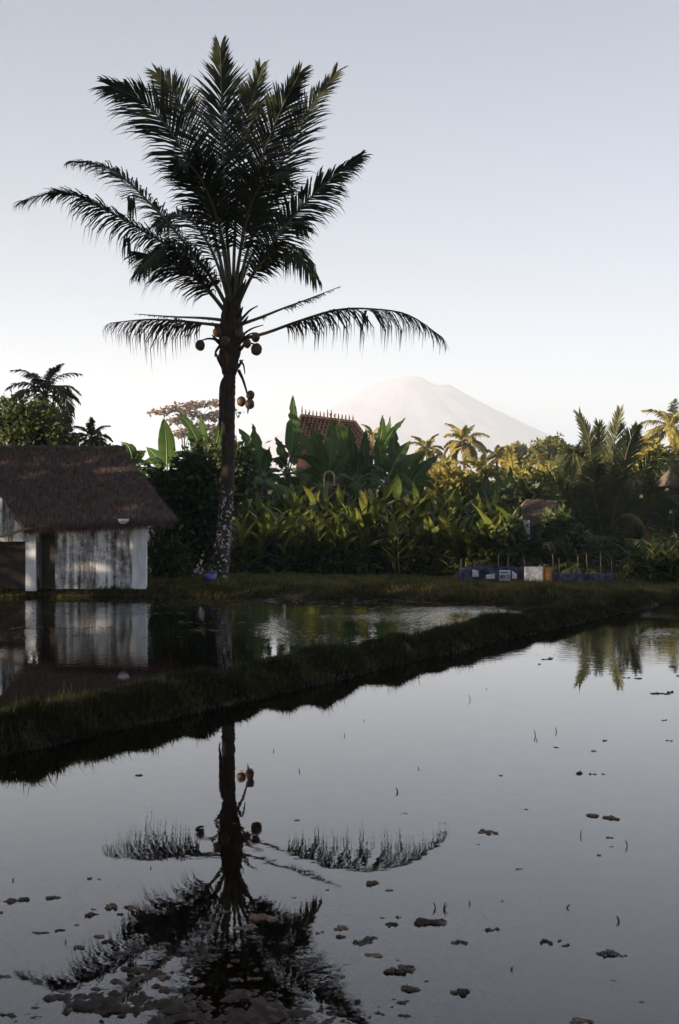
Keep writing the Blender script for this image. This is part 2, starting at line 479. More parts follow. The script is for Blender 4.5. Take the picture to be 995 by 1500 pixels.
# shallow mud shoal that breaks the surface close to the camera
sx = np.arange(-2.3, 1.1, 0.012); sy = np.arange(5.0, 8.0, 0.012)
SX, SY = np.meshgrid(sx, sy)
cx = np.where(SY < 6.4, -0.55, -0.45)
d2 = ((SX - cx) / 1.3) ** 2 + ((SY - 5.7) / 1.5) ** 2
patch = np.exp(-d2 * 1.1)
rdg = lambda f, k_: np.abs(vn(SX + .3 * vn(SX, SY, 3, k_ + 40), SY, f, k_) - .5) * 2
SZ = -0.060 + 0.062 * patch + (0.032 * (vn(SX, SY, 3.7, 21) - .5) + 0.034 * (vn(SX, SY, 9, 22) - .5) + 0.026 * (vn(SX, SY, 21, 25) - .5) + 0.020 * (rdg(30, 23) - .4) + 0.026 * (vn(SX, SY, 55, 24) - .5)) * (.2 + .8 * patch)
edge = np.minimum(np.minimum(SX + 2.3, 1.1 - SX), np.minimum(SY - 5.0, 8.0 - SY))
SZ -= 0.12 * (1 - sstep(0, 0.4, edge))
V = np.stack([SX.ravel(), SY.ravel(), SZ.ravel()], 1); nx, ny = len(sx), len(sy)
ii = (np.arange(ny - 1)[:, None] * nx + np.arange(nx - 1)[None, :]).ravel()
tag(link('mud_shoal', np_mesh('mud_shoal', V, np.stack([ii, ii + 1, ii + nx + 1, ii + nx], 1), M['ground'], True)), kind='structure')

# volcano
prof = np.array([(0, 196), (16, 197), (40, 190), (58, 186), (100, 160), (160, 130), (200, 110), (250, 88), (330, 52), (430, 12), (470, -4)], float)
VY = 6000.0; k = VY / F
nr, na = 70, 220
rr = np.linspace(0, 470, nr); aa = np.linspace(0, 2 * np.pi, na, endpoint=False)
RR, AA = np.meshgrid(rr, aa, indexing='ij')
hh = np.interp(RR, prof[:, 0], prof[:, 1])
gul = vn(np.cos(AA) * 7 + 40, np.sin(AA) * 7 + 40, 1.0, 31) + 0.5 * vn(np.cos(AA) * 17 + 40, np.sin(AA) * 17 + RR * 0.01 + 40, 1.0, 33)
hh = hh - (gul - .75) * 2.2 * sstep(10, 120, RR) * (1 - sstep(330, 470, RR)) + 5 * (vn(RR * np.cos(AA), RR * np.sin(AA), 0.05, 35) - .5)
hh = hh + 5 * np.exp(-((RR * np.cos(AA) + 12) ** 2 + (RR * np.sin(AA)) ** 2) / 160) - 5 * np.exp(-((RR * np.cos(AA) - 35) ** 2) / 200) * (RR < 70)
cxv = (603 - 497.5) * k
V = np.stack([(RR * np.cos(AA) * k + cxv).ravel(), (RR * np.sin(AA) * k + VY).ravel(), (hh * k).ravel()], 1)
fi = []
for i in range(nr - 1):
    j = np.arange(na); j2 = (j + 1) % na
    fi.append(np.stack([i * na + j, (i + 1) * na + j, (i + 1) * na + j2, i * na + j2], 1))
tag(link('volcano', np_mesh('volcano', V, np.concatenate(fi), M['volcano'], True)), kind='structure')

# ---------------------------------------------------------------- grass
def blades(name, xy, zf, hgt, wid, mat, lean=0.5, seed=1):
    g = np.random.default_rng(seed)
    n = len(xy)
    x, y = xy[:, 0], xy[:, 1]; z = zf(x, y) - 0.01
    a = g.uniform(0, 2 * np.pi, n); h = hgt * g.uniform(0.45, 1.25, n) * (0.45 + 1.15 * vn(x, y, 2.3, 47) * (.5 + vn(x, y, 7, 48))); w = wid * g.uniform(0.7, 1.3, n)
    la = g.uniform(0, 2 * np.pi, n); ll = h * lean * g.uniform(0.1, 1.0, n)
    dx, dy = np.cos(a) * w / 2, np.sin(a) * w / 2
    ex, ey = np.cos(la) * ll, np.sin(la) * ll
    b0 = np.stack([x - dx, y - dy, z], 1); b1 = np.stack([x + dx, y + dy, z], 1)
    m0 = np.stack([x - dx * .8 + ex * .35, y - dy * .8 + ey * .35, z + h * .6], 1); m1 = np.stack([x + dx * .8 + ex * .35, y + dy * .8 + ey * .35, z + h * .6], 1)
    tp = np.stack([x + ex, y + ey, z + h * np.sqrt(np.clip(1 - (0.6 * ll / h) ** 2, .2, 1))], 1)
    V = np.stack([b0, b1, m1, m0, tp], 1).reshape(-1, 3)
    i = np.arange(n) * 5
    T = np.concatenate([np.stack([i, i + 1, i + 2], 1), np.stack([i, i + 2, i + 3], 1), np.stack([i + 3, i + 2, i + 4], 1)])
    return link(name, np_mesh(name, V, T, mat))


def on_dike(n, seed, y0=7, y1=33.5, s0=-0.02, s1=0.98):
    g = np.random.default_rng(seed)
    y = y0 + (y1 - y0) * g.random(n) ** 1.35
    s = g.uniform(s0, s1, n)
    x = -2.80 + (y - 11.8 - s * DN) / 1.98
    z = height(x, y)
    keep = z > -0.045
    keep &= (vn(x, y, 3.1, 41) + .5 * vn(x, y, 9, 42)) > 0.22
    return np.stack([x, y], 1)[keep]


tag(blades('dike_grass', on_dike(105000, 3, s0=0.02, s1=1.06), height, 0.085, 0.009, M['grass'], 0.95, 5), 'short dark green grass covering the slanting mud dike', 'grass', kind='stuff')
tag(blades('dead_dike_grass', on_dike(60000, 13, s0=-0.22, s1=0.5), height, 0.085, 0.010, M['grass_brown'], 1.3, 15), 'matted brown dead grass on the water side of the slanting dike', 'grass', kind='stuff')
tag(blades('tall_dike_grass', on_dike(6000, 4, s0=-0.05, s1=0.95), height, 0.15, 0.008, M['grass'], 0.6, 6), 'longer grass tufts along the top of the slanting dike', 'grass', kind='stuff')
g = np.random.default_rng(9)
n = 110000
x = g.uniform(-12, 12, n); e = -.25 + g.uniform(0, 1, n) ** 2 * 8; y = np.interp(x, bx_, by_) + e
keep = (height(x, y) > -0.01) & (((vn(x, y, 2.1, 43) + .9 * vn(x, y, 6, 49)) > 0.55))
kb = (height(x, y) > -0.04) & (e < 2.2)
tag(blades('dead_bank_grass', np.stack([x, y], 1)[kb][::2], height, 0.10, 0.018, M['grass_brown'], 1.2, 17), 'matted brown dead grass along the edge of the far bank', 'grass', kind='stuff')
tag(blades('bank_grass', np.stack([x, y], 1)[keep], height, 0.105, 0.016, M['grass'], 0.9, 7), 'low green grass on the far bank below the hedge', 'grass', kind='stuff')
n = 9000
x = np.concatenate([g.uniform(-3.6, 0.5, n // 3), g.normal(5.2, 1.9, n)]); y = np.interp(x, bx_, by_) + g.uniform(0.1, 2.2, len(x))
keep = (height(x, y) > 0.05) & (vn(x, y, 1.8, 44) > 0.45)
tag(blades('dry_bank_grass', np.stack([x, y], 1)[keep], height, 0.17, 0.014, M['grass_dry'], 0.8, 8), 'straw-coloured dry grass on the far bank near the netting fence', 'grass', kind='stuff')


# ---------------------------------------------------------------- palms
def frond_parts(pts, n_leaf=46, llen=0.9, lw=0.045, up=Vector((0, 0, 1)), twist=0.0, droop=0.5, r0=0.05, start=0.22, gaps=(), rag=0.15, seed=0, ang=(70, 28), flip=1):
    """rachis tube and the joined leaflets of one frond. twist 1 turns the blade towards the camera."""
    rd = random.Random(seed)
    C = spline(pts, 24)
    rb = MB(); rb.tube(C, [r0 * (1 - 0.86 * i / 23) for i in range(24)], 5)
    lb = MB()
    tot = 23
    prevS = None
    for i in range(n_leaf):
        t = start + (1 - start) * (i + 0.5) / n_leaf
        if any(a < t < b for a, b in gaps): continue
        u = t * tot; k0 = min(int(u), tot - 1); fr = u - k0
        p = C[k0].lerp(C[k0 + 1], fr)
        T = (C[min(k0 + 1, tot)] - C[max(k0 - 1, 0)]).normalized()
        S = T.cross(up)
        if S.length < 0.15: S = T.cross(Vector((0, -1, 0.2)))
        S.normalize()
        Sc = T.cross(Vector((0, -1, 0)))
        if Sc.length > 1e-3:
            Sc.normalize()
            if Sc.dot(S) < 0: Sc = -Sc
            S = (S * (1 - twist) + Sc * twist).normalized()
        U = S.cross(T).normalized()
        if U.z < 0: U = -U
        prof_ = (0.30 + 0.70 * math.sin(min(1, (t - start) / (1 - start) * 1.15 + 0.12) * math.pi * 0.8)) * (1 - 0.45 * max(0, (t - 0.72) / 0.28))
        a0 = R(ang[0] + (ang[1] - ang[0]) * (t - start) / (1 - start))
        for sd in (-1, 1):
            if rd.random() < rag * 0.35: continue
            a = a0 + R(rd.uniform(-7, 7))
            D = (T * math.cos(a) + S * (sd * math.sin(a)) + U * rd.uniform(0.0, 0.28)).normalized()
            L = llen * prof_ * rd.uniform(1 - rag * 1.6, 1.06)
            dr = droop * rd.uniform(0.6, 1.4)
            W = D.cross(U + S * rd.uniform(-.5, .5)).normalized()
            w = lw * rd.uniform(0.8, 1.15)
            q = []
            for (f, ww) in ((0, .5), (.35, 1.0), (.7, .7)):
                c = p + D * (L * f) + Vector((0, 0, -dr * L * f * f))
                q += [c - W * (w * ww / 2), c + W * (w * ww / 2)]
            q.append(p + D * (L * (1 - 0.25 * dr)) + Vector((0, 0, -dr * L)))
            lb.add(q, [(0, 1, 3, 2), (2, 3, 5, 4), (4, 5, 6)])
    return rb, lb


def add_frond(root, mat, label=None, **kw):
    rb, lb = frond_parts(**kw)
    fo = rb.build('frond', M['rachis'], root)
    lo = lb.build('leaflets', mat, fo)
    lo['kind'] = 'stuff'
    if label: fo['label'] = label
    return fo


# --- the tall coconut palm
PY = 38.0
base = P(321, 849, PY)
palm = empty('coconut_palm', base, 'tall coconut palm with lichen-spotted trunk rising from the bank beside the hedge', 'palm tree')
tr = [(321, 856, 27), (323, 840, 24), (327, 800, 22.5), (331, 740, 21.5), (334, 680, 20.5), (335, 610, 19), (336, 560, 18.5), (336.5, 546, 19)]
cpts = spline([P(a, b, PY) for a, b, c in tr], 90)
cw = np.interp(np.linspace(0, 1, 90), np.linspace(0, 1, len(tr)), [c / 2 / F * PY for a, b, c in tr])
cw = [w * (1 + 0.05 * math.sin(i * 2.4) + 0.03 * random.uniform(-1, 1)) for i, w in enumerate(cw)]
tb = MB(); tb.tube(cpts, cw, 14)
tb.build('trunk', M['trunk'], palm, True)
cb = MB()
cr = [(336, 549, 20), (336.5, 535, 25), (337, 515, 31), (338, 490, 37), (339, 465, 33), (340, 440, 23), (340.5, 420, 12), (341, 405, 4)]
c2 = spline([P(a, b, PY) for a, b, c in cr], 30)
c2w = np.interp(np.linspace(0, 1, 30), np.linspace(0, 1, len(cr)), [c / 2 / F * PY for a, b, c in cr])
cb.tube(c2, [w * (1 + 0.08 * random.uniform(-1, 1)) for w in c2w], 12)
for i in range(26):   # ragged leaf bases and fibre
    a = random.uniform(0, 6.28); zz = random.uniform(0.1, 0.85)
    c = c2[int(zz * 29)]; r = c2w[int(zz * 29)]
    d = Vector((math.cos(a), math.sin(a), 0))
    L = random.uniform(0.25, 0.6)
    cb.tube([c + d * r * 0.7, c + d * (r + 0.07) + Vector((0, 0, L * .5)), c + d * (r + 0.18) + Vector((0, 0, L))], [0.07, 0.05, 0.012], 5)
cb.build('crown_base', M['fibre'], palm)

FR = [  # pixels of the rachis, depth of the tip (m, minus = towards the camera), leaflet length, twist, droop, leaflets, gaps
    ([(338, 478), (300, 474), (262, 470), (215, 468), (162, 473)], -0.8, 0.80, 0.15, 1.15, 34, ()),
    ([(336, 470), (300, 466), (255, 464), (200, 460)], 1.8, 0.30, 0.1, 0.5, 16, ((.3, .6),)),
    ([(335, 462), (302, 420), (262, 372), (205, 335), (150, 305), (92, 281), (34, 294)], -0.6, 0.95, 0.35, 0.65, 60, ()),
    ([(336, 455), (305, 400), (262, 345), (222, 300), (178, 258), (140, 240), (106, 236)], 1.2, 0.95, 0.4, 0.6, 58, ()),
    ([(337, 450), (318, 360), (292, 275), (255, 200), (210, 150), (162, 126)], -1.6, 1.45, 0.75, 0.30, 66, ()),
    ([(338, 448), (325, 350), (305, 260), (275, 175), (250, 130), (231, 108)], 1.6, 1.25, 0.7, 0.25, 60, ()),
    ([(340, 445), (332, 330), (327, 230), (325, 140), (323, 72)], -0.5, 1.30, 0.85, 0.15, 66, ()),
    ([(341, 445), (345, 330), (352, 230), (366, 160), (381, 102)], 1.2, 1.20, 0.8, 0.18, 62, ()),
    ([(342, 445), (357, 340), (378, 250), (408, 170), (439, 108)], -1.4, 1.25, 0.8, 0.22, 64, ()),
    ([(343, 450), (368, 350), (400, 270), (440, 180), (492, 106)], 1.3, 1.30, 0.75, 0.25, 64, ()),
    ([(344, 458), (372, 400), (415, 335), (470, 275), (528, 229)], -0.9, 1.05, 0.7, 0.38, 58, ()),
    ([(344, 462), (366, 410), (400, 370), (432, 368), (462, 405)], -2.4, 0.85, 0.45, 0.7, 44, ()),
    ([(346, 478), (380, 466), (415, 452), (455, 437), (498, 420)], 0.8, 0.26, 0.3, 0.7, 24, ((.3, .5),)),
    ([(348, 498), (390, 488), (440, 470), (495, 454), (550, 453), (600, 462), (648, 494)], -0.7, 0.80, 0.15, 1.15, 54, ((.57, .62),)),
    ([(336, 465), (310, 432), (275, 398), (240, 382), (200, 372)], -2.0, 1.05, 0.45, 0.6, 48, ()),
    ([(337, 462), (318, 420), (285, 380), (245, 360), (205, 395)], -2.8, 0.95, 0.4, 0.75, 44, ()),
    ([(340, 452), (330, 370), (312, 300), (286, 250), (262, 235)], -3.4, 1.25, 0.6, 0.3, 52, ()),
    ([(341, 450), (352, 370), (368, 300), (392, 262), (424, 250)], -3.6, 1.25, 0.6, 0.3, 52, ()),
    ([(342, 456), (362, 390), (392, 335), (420, 320), (448, 335)], 3.2, 1.10, 0.5, 0.4, 48, ()),
    ([(339, 456), (318, 385), (288, 330), (258, 315), (230, 330)], 3.3, 1.10, 0.5, 0.4, 48, ()),
]
for i, (pp, dd, ll, tw, dr, nl, gp) in enumerate(FR):
    m_ = len(pp) - 1
    pts = [P(a, b, PY + dd * (j / m_) ** 1.15) for j, (a, b) in enumerate(pp)]
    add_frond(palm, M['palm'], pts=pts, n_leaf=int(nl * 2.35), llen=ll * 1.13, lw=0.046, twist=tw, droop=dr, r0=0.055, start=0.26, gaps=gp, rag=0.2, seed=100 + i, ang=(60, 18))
# broken, hanging leaflets on two of the left fronds
for (px, py, L) in ((185, 345, 0.85), (192, 288, 0.85), (535, 458, 0.45)):
    hb = MB()
    for q in range(9):
        a = P(px + random.uniform(-5, 5), py + random.uniform(-4, 6), PY - 0.2 + random.uniform(-.1, .1))
        l_ = L * random.uniform(.5, 1.1); dx = random.uniform(-.06, .06)
        hb.add([a + Vector((-.022, 0, 0)), a + Vector((.022, 0, 0)), a + Vector((dx + .018, .02, -l_ * .6)), a + Vector((dx - .018, .02, -l_ * .6)), a + Vector((dx * 1.5, .03, -l_))], [(0, 1, 2, 3), (3, 2, 4)])
    hb.build('hanging_leaflets', M['palm'], palm)['kind'] = 'stuff'
# coconuts and stalks
for (px, py, rp, dy) in ((293.5, 506, 7.6, -.35), (376, 512, 8.6, -.3), (374.5, 494, 6.8, -.2), (354, 588, 7.2, -.3), (367, 579, 6.6, -.25), (366, 592, 7.2, -.4), (330, 500, 7, -.75), (351, 489, 7, -.8), (318, 487, 6.5, -.5), (362, 503, 6.5, -.65)):
    nb = MB(); r = rp / F * PY
    nb.blob(P(px, py, PY + dy), r * 0.95, r * 0.95, r * 1.08, 12, 9, 0.10, px)
    nb.build('coconut', M['coconut'], palm, True)
for pl, r in (([(350, 543, 0), (356, 556, -.2), (361, 572, -.28), (364, 585, -.3)], .04), ([(352, 528, 0), (357, 535, -.1), (359, 548, -.1)], .03), ([(348, 505, -.1), (362, 492, -.3), (372, 487, -.25)], .035), ([(350, 512, -.1), (364, 503, -.3), (376, 505, -.3)], .035), ([(326, 500, 0), (308, 496, -.25), (294, 499, -.35)], .035), ([(350, 495, 0), (368, 482, .2), (386, 476, .3)], .03), ([(352, 470, 0), (366, 455, .2), (378, 448, .3)], .035), ([(364, 596, -.3), (363, 606, -.3)], .03), ([(324, 505, 0), (317, 514, -.1), (315, 523, -.1)], .04)):
    sb = MB(); q = spline([P(a, b, PY + c) for a, b, c in pl], 10)
    sb.tube(q, [r * (1.2 - .8 * i / 9) for i in range(10)], 6); sb.build('fruit_stalk', M['fibre'], palm, True)
sb = MB(); q = spline([P(a, b, PY - .25) for a, b in ((334, 548), (326, 565), (324, 600), (322, 638))], 12)
sb.tube(q, [.05, .06, .07, .075, .075, .07, .07, .06, .05, .045, .03, .01], 6); sb.build('hanging_sheath', M['fibre'], palm, True)


def random_palm(loc, trunk_h, flen, n_fr, mat, label, group=None, seed=0, nleaf=26, lean=0.0, el=(-25, 82), lw=0.09, trunk_r=0.14, llen=0.24, name='coconut_palm', twist=0.25):
    rd = random.Random(seed)
    root = empty(name, loc, label, 'palm tree', group)
    loc = Vector(loc)
    top = loc + Vector((lean * trunk_h, 0, trunk_h))
    if trunk_h > 0.3:
        b = MB(); c = spline([loc - Vector((0, 0, .1)), loc + Vector((lean * trunk_h * .3, 0, trunk_h * .55)), top], 12)
        b.tube(c, [trunk_r * (1.35 - .5 * i / 11) for i in range(12)], 8); b.build('trunk', M['bark'], root, True)
    for i in range(n_fr):
        az = i * 2.39996 + rd.uniform(-.3, .3)
        e0 = R(el[0] + (el[1] - el[0]) * ((i + .5) / n_fr) + rd.uniform(-6, 6))
        L = flen * rd.uniform(.85, 1.1)
        d = Vector((math.cos(az), math.sin(az), 0))
        p = top.copy(); pts = [p.copy()]; e = e0
        for s in range(4):
            p = p + (d * math.cos(e) + Vector((0, 0, math.sin(e)))) * (L / 4)
            pts.append(p.copy()); e -= R(16 + 12 * math.cos(e0)) * rd.uniform(.8, 1.2)
        add_frond(root, mat, pts=pts, n_leaf=nleaf, llen=L * llen, lw=lw, twist=twist, droop=.55, r0=0.012 * L + .01, start=.15, rag=.15, seed=seed * 31 + i)
    return root


# ---------------------------------------------------------------- leaf clouds for shrubs and trees
def leaf_cloud(n, centres, size, seed, flat=0.0):
    """n leaf-shaped faces spread through ellipsoids (c, rx, ry, rz), denser towards their skins"""
    g = np.random.default_rng(seed)
    cs = np.array([[*c[0], *c[1:]] for c in centres], float)
    vol = (cs[:, 3] * cs[:, 4] * cs[:, 5]) ** 0.67
    idx = g.choice(len(cs), n, p=vol / vol.sum())
    d = g.normal(size=(n, 3)); d /= np.linalg.norm(d, axis=1)[:, None]
    rad = g.random(n) ** 0.42 * (1 + 0.18 * g.normal(size=n))
    p = cs[idx, :3] + d * rad[:, None] * cs[idx, 3:6]
    a = g.normal(size=(n, 3)); a[:, 2] *= (1 - flat); a += d * 0.6; a[:, 2] -= 0.25; a /= np.linalg.norm(a, axis=1)[:, None]
    b = np.cross(a, g.normal(size=(n, 3))); b /= np.linalg.norm(b, axis=1)[:, None] + 1e-9
    nrm = np.cross(a, b)
    L = size * g.uniform(.6, 1.4, n)[:, None]; W = L * 0.28
    V = np.stack([p, p + a * L * .5 + b * W + nrm * L * .06, p + a * L, p + a * L * .5 - b * W + nrm * L * .06], 1).reshape(-1, 3)
    i = np.arange(n) * 4
    return V, np.concatenate([np.stack([i, i + 1, i + 2], 1), np.stack([i, i + 2, i + 3], 1)])


def shrub(loc, lobes, n, size, mat, label, group=None, seed=0, name='shrub', cat='shrub', stems=4):
    loc = Vector(loc)
    root = empty(name, loc, label, cat, group)
    b = MB(); rd = random.Random(seed)
    for i in range(stems):
        c = lobes[i % len(lobes)]
        e = Vector(c[0]) + Vector((rd.uniform(-.4, .4) * c[1], rd.uniform(-.4, .4) * c[2], 0))
        s = loc + Vector((rd.uniform(-.15, .15), rd.uniform(-.15, .15), -.05))
        b.tube(spline([s, s.lerp(e, .5) + Vector((rd.uniform(-.15, .15), 0, .1)), e], 6), [.05, .045, .04, .03, .02, .01], 5)
    b.build('stem', M['bark'], root)
    V, Fc = leaf_cloud(n, lobes, size, seed)
    o = link('foliage', np_mesh('foliage', V, Fc, mat), root)
    return root


def tree(loc, h, lobes, n, size, mat, label, group=None, seed=0, name='broadleaf_tree', tr=0.2, flat=0.0):
    loc = Vector(loc)
    root = empty(name, loc, label, 'tree', group)
    b = MB(); top = loc + Vector((0, 0, h))
    b.tube(spline([loc - Vector((0, 0, .1)), loc + Vector((h * .02, 0, h * .5)), top], 8), [tr * (1.2 - .8 * i / 7) for i in range(8)], 8)
    for c in lobes:
        s = loc.lerp(top, random.uniform(.55, 1.0)); e = Vector(c[0])
        b.tube(spline([s, s.lerp(e, .55) + Vector((0, 0, h * .04)), e], 6), [tr * .5, tr * .42, tr * .34, tr * .25, tr * .16, tr * .06], 5)
    b.build('trunk', M['bark'], root, True)
    V, Fc = leaf_cloud(n, lobes, size, seed, flat)
    link('crown', np_mesh('crown', V, Fc, mat), root)
    return root


def lobes_px(L, Y, dy=1.0):
    """ellipsoids given by their pixel outline (cx, cy, rx, ry) at distance Y"""
    return [(P(a, b, Y + (i % 3 - 1) * .4 * dy), c / F * Y, dy, d / F * Y) for i, (a, b, c, d) in enumerate(L)]


def gz(x, y): return float(height(np.array([x]), np.array([y]))[0])


def gp(px, Y):
    x = (px - 497.5) / F * Y
    return Vector((x, Y, gz(x, Y)))


# ---------------------------------------------------------------- thatched hut by the water
hutY = 34.4
hut = empty('thatched_hut', gp(140, hutY), 'low hut with brown thatched roof and mould-streaked white wall beside the water', 'hut')
def X_(px, Y): return (px - 497.5) / F * Y
def Z_(py, Y): return CH - (py - 750) / F * Y
zb = 0.18
b = MB(); b.box((X_(81, hutY), hutY, zb), (X_(194, hutY), hutY + .14, Z_(773, hutY))); b.build('wall', M['plaster'], hut)
b = MB(); b.box((X_(194, hutY), hutY - .05, zb), (X_(214, hutY), hutY + .24, Z_(773, hutY)))
b.build('pillar', M['whitewash'], hut)
b = MB(); b.box((X_(38, hutY), hutY - .03, zb - .05), (X_(53, hutY), hutY + .22, Z_(786, hutY))); b.build('pillar', M['whitewash'], hut)
b = MB(); b.box((X_(57, hutY), hutY + .05, zb), (X_(61, hutY), hutY + .15, Z_(772, hutY))); b.build('door_post', M['wood'], hut)
b = MB(); b.box((X_(84, hutY), hutY - .07, Z_(773, hutY)), (X_(215, hutY), hutY + .26, Z_(768.5, hutY))); b.build('coping', M['whitewash'], hut)
b = MB(); b.add([(X_(-30, hutY), hutY - .1, Z_(793, hutY)), (X_(39, hutY), hutY - .1, Z_(793, hutY)), (X_(39, hutY), hutY - .1, Z_(774, hutY)), (X_(8, hutY), hutY - .1, Z_(735, hutY)), (X_(-30, hutY), hutY - .1, Z_(700, hutY))] +
      [(X_(-30, hutY), hutY + .05, Z_(793, hutY)), (X_(39, hutY), hutY + .05, Z_(793, hutY)), (X_(39, hutY), hutY + .05, Z_(774, hutY)), (X_(8, hutY), hutY + .05, Z_(735, hutY)), (X_(-30, hutY), hutY + .05, Z_(700, hutY))],
      [(0, 1, 2, 3, 4), (9, 8, 7, 6, 5), (0, 5, 6, 1), (1, 6, 7, 2), (2, 7, 8, 3), (3, 8, 9, 4), (4, 9, 5, 0)]); b.build('gable_panel', M['plaster'], hut)
b = MB(); b.box((X_(61.2, hutY), hutY + .1, zb), (X_(80.8, hutY), hutY + .16, 1.7)); b.build('doorway_shade_panel', M['shade_dark_wood'], hut)  # dark panel added in the open doorway in place of its shade
b = MB(); b.box((X_(-30, hutY), hutY + .1, zb), (X_(37.5, hutY), hutY + .16, 1.32)); b.build('front_shade_panel', M['shade_dark_wood'], hut)  # dark sheet standing in for the shade left of the pillar
# back and side walls of the hut so that it is a closed room
b = MB(); b.box((X_(-60, hutY), hutY + 3.2, zb), (X_(211, hutY + 3.3), hutY + 3.34, 1.75)); b.build('back_wall', M['plaster'], hut)
b = MB(); xa, xb_ = X_(213, hutY + .25), X_(211, hutY + 3.19); b.add([(xa - .12, hutY + .245, zb), (xa, hutY + .245, zb), (xb_, hutY + 3.19, zb), (xb_ - .12, hutY + 3.19, zb), (xa - .12, hutY + .245, 1.72), (xa, hutY + .245, 1.72), (xb_, hutY + 3.19, 1.72), (xb_ - .12, hutY + 3.19, 1.72)], [(0, 3, 2, 1), (4, 5, 6, 7), (0, 1, 5, 4), (1, 2, 6, 5), (2, 3, 7, 6), (3, 0, 4, 7)]); b.build('side_wall', M['plaster'], hut)
# thatch: front slope, back slope, right hip, with shaggy thickness
ey = hutY - 0.55; ry = hutY + 1.6; by = hutY + 3.8
E0 = Vector((X_(36, ey), ey, Z_(768, ey))); E1 = Vector((X_(254, ey), ey, Z_(758, ey)))
R0 = Vector((X_(-60, ry), ry, Z_(659, ry))); R1 = Vector((X_(181, ry), ry, Z_(659, ry)))
B0 = Vector((E0.x, by, E0.z)); B1 = Vector((X_(252, by), by, E1.z))


def slope(a, b_, c, d, nu=60, nv=24, amp=.05, seed=0):
    """bilinear sheet a-b (eave) to d-c (ridge) with lumpy layers"""
    vs = []; fs = []
    nrm = (b_ - a).cross(d - a).normalized()
    if nrm.z < 0: nrm = -nrm
    for j in range(nv + 1):
        v = j / nv
        for i in range(nu + 1):
            u = i / nu
            p = (a.lerp(b_, u)).lerp(d.lerp(c, u), v)
            lay = ((v * 6) % 1.0)
            k = amp * (mnoise.noise(Vector((p.x * 2.2 + seed, p.y * 2, p.z * 2.2))) + .6 * mnoise.noise(Vector((p.x * 7, p.y * 6, p.z * 6)))) + .035 * (1 - lay)
            sag = -.07 * math.sin(u * math.pi) * math.sin(v * math.pi)
            vs.append(p + nrm * (k + sag))
    for j in range(nv):
        for i in range(nu):
            q = j * (nu + 1) + i
            fs.append((q, q + 1, q + nu + 2, q + nu + 1))
    return vs, fs


b = MB()
b.add(*slope(E0, E1, R1, R0, 70, 26)); b.add(*slope(E1, B1, R1, R1, 30, 20, seed=3)); b.add(*slope(B1, B0, R0, R1, 40, 16, seed=5))
dn = Vector((0, 0.08, -.16))
b.add([E0, E1, E1 + dn, E0 + dn], [(0, 1, 2, 3)]); b.add([E1, B1, B1 + Vector((-.08, 0, -.16)), E1 + dn], [(0, 1, 2, 3)])
b.add([E0 + dn, E1 + dn, R1 + Vector((0, 0, -.25)), R0 + Vector((0, 0, -.25))], [(0, 1, 2, 3)]); b.add([E0, E0 + dn, R0 + Vector((0, 0, -.25)), R0], [(0, 1, 2, 3)])
roof = b.build('roof', M['thatch'], hut, True)
g = np.random.default_rng(15)
def thatch_strands(a, b_, c, d, n, parent, mat, ln=.30, seed=1):
    g = np.random.default_rng(seed); a, b_, c, d = (np.array(q) for q in (a, b_, c, d))
    nrm = np.cross(b_ - a, d - a); nrm /= np.linalg.norm(nrm); nrm = nrm if nrm[2] > 0 else -nrm
    u = g.random(n)[:, None]; v = np.where(g.random(n) < .2, g.random(n) * .05, g.random(n))[:, None]
    p = (a + (b_ - a) * u) * (1 - v) + (d + (c - d) * u) * v + nrm * g.uniform(.0, .09, n)[:, None]
    down = ((a + (b_ - a) * u) - (d + (c - d) * u)); down /= np.linalg.norm(down, axis=1)[:, None]
    side = (b_ - a) / np.linalg.norm(b_ - a)
    D = down + side * g.normal(0, .28, n)[:, None] + nrm * g.uniform(-.02, .22, n)[:, None]
    L = ln * g.uniform(.4, 1.2, n)[:, None]; W = side * g.uniform(.006, .016, n)[:, None]
    V = np.stack([p - W, p + W, p + D * L + W * .4 - np.array([0, 0, .04]) * L], 1).reshape(-1, 3)
    i = np.arange(n) * 3
    o = link('thatch_strands', np_mesh('thatch_strands', V, np.stack([i, i + 1, i + 2], 1), mat), parent); o['kind'] = 'stuff'
thatch_strands(E0, E1, R1, R0, 15000, roof, M['thatch'], seed=2)
thatch_strands(E1, B1, R1, R1, 5000, roof, M['thatch'], seed=3)
thatch_strands(E0, E1, R1, R0, 1500, roof, M['thatch_light'], ln=.26, seed=12)
thatch_strands(E0 + Vector((0, 0, -.05)), E1 + Vector((0, 0, -.05)), E1, E0, 2600, roof, M['thatch'], ln=.22, seed=13)
b = MB(); q = spline([R0 + Vector((0, 0, .05)), R0.lerp(R1, .5) + Vector((0, 0, .02)), R1 + Vector((.05, 0, .02))], 40)
b.tube(q, [.10 + .025 * random.uniform(-1, 1) for _ in q], 8); b.build('ridge_cap', M['thatch_old'], roof, True)
b = MB(); q = spline([P(-20, 792, ey - .05), P(12, 783, ey - .05), P(60, 770, ey - .05), P(130, 764, ey - .05), P(190, 761, ey - .05), P(240, 763, ey - .05)], 30)
b.tube(q, [.030 + .004 * (i % 5 == 0) for i in range(30)], 7)
tag(b.build('bamboo_pole', M['bamboo'], None, True), 'long bent bamboo pole slung under the eave of the thatched hut', 'pole')
b = MB(); c = P(181, 763, ey - .16); q = []
for (r, z) in ((.03, -.075), (.09, -.05), (.13, .0), (.14, .05), (.13, .05), (.11, 0.0), (.02, -.04)): q.append((r, z))
nv = 14; vs = []; fs = []
for (r, z) in q:
    for i in range(nv): vs.append((c.x + r * math.cos(6.2832 * i / nv), c.y + r * math.sin(6.2832 * i / nv), c.z + z))
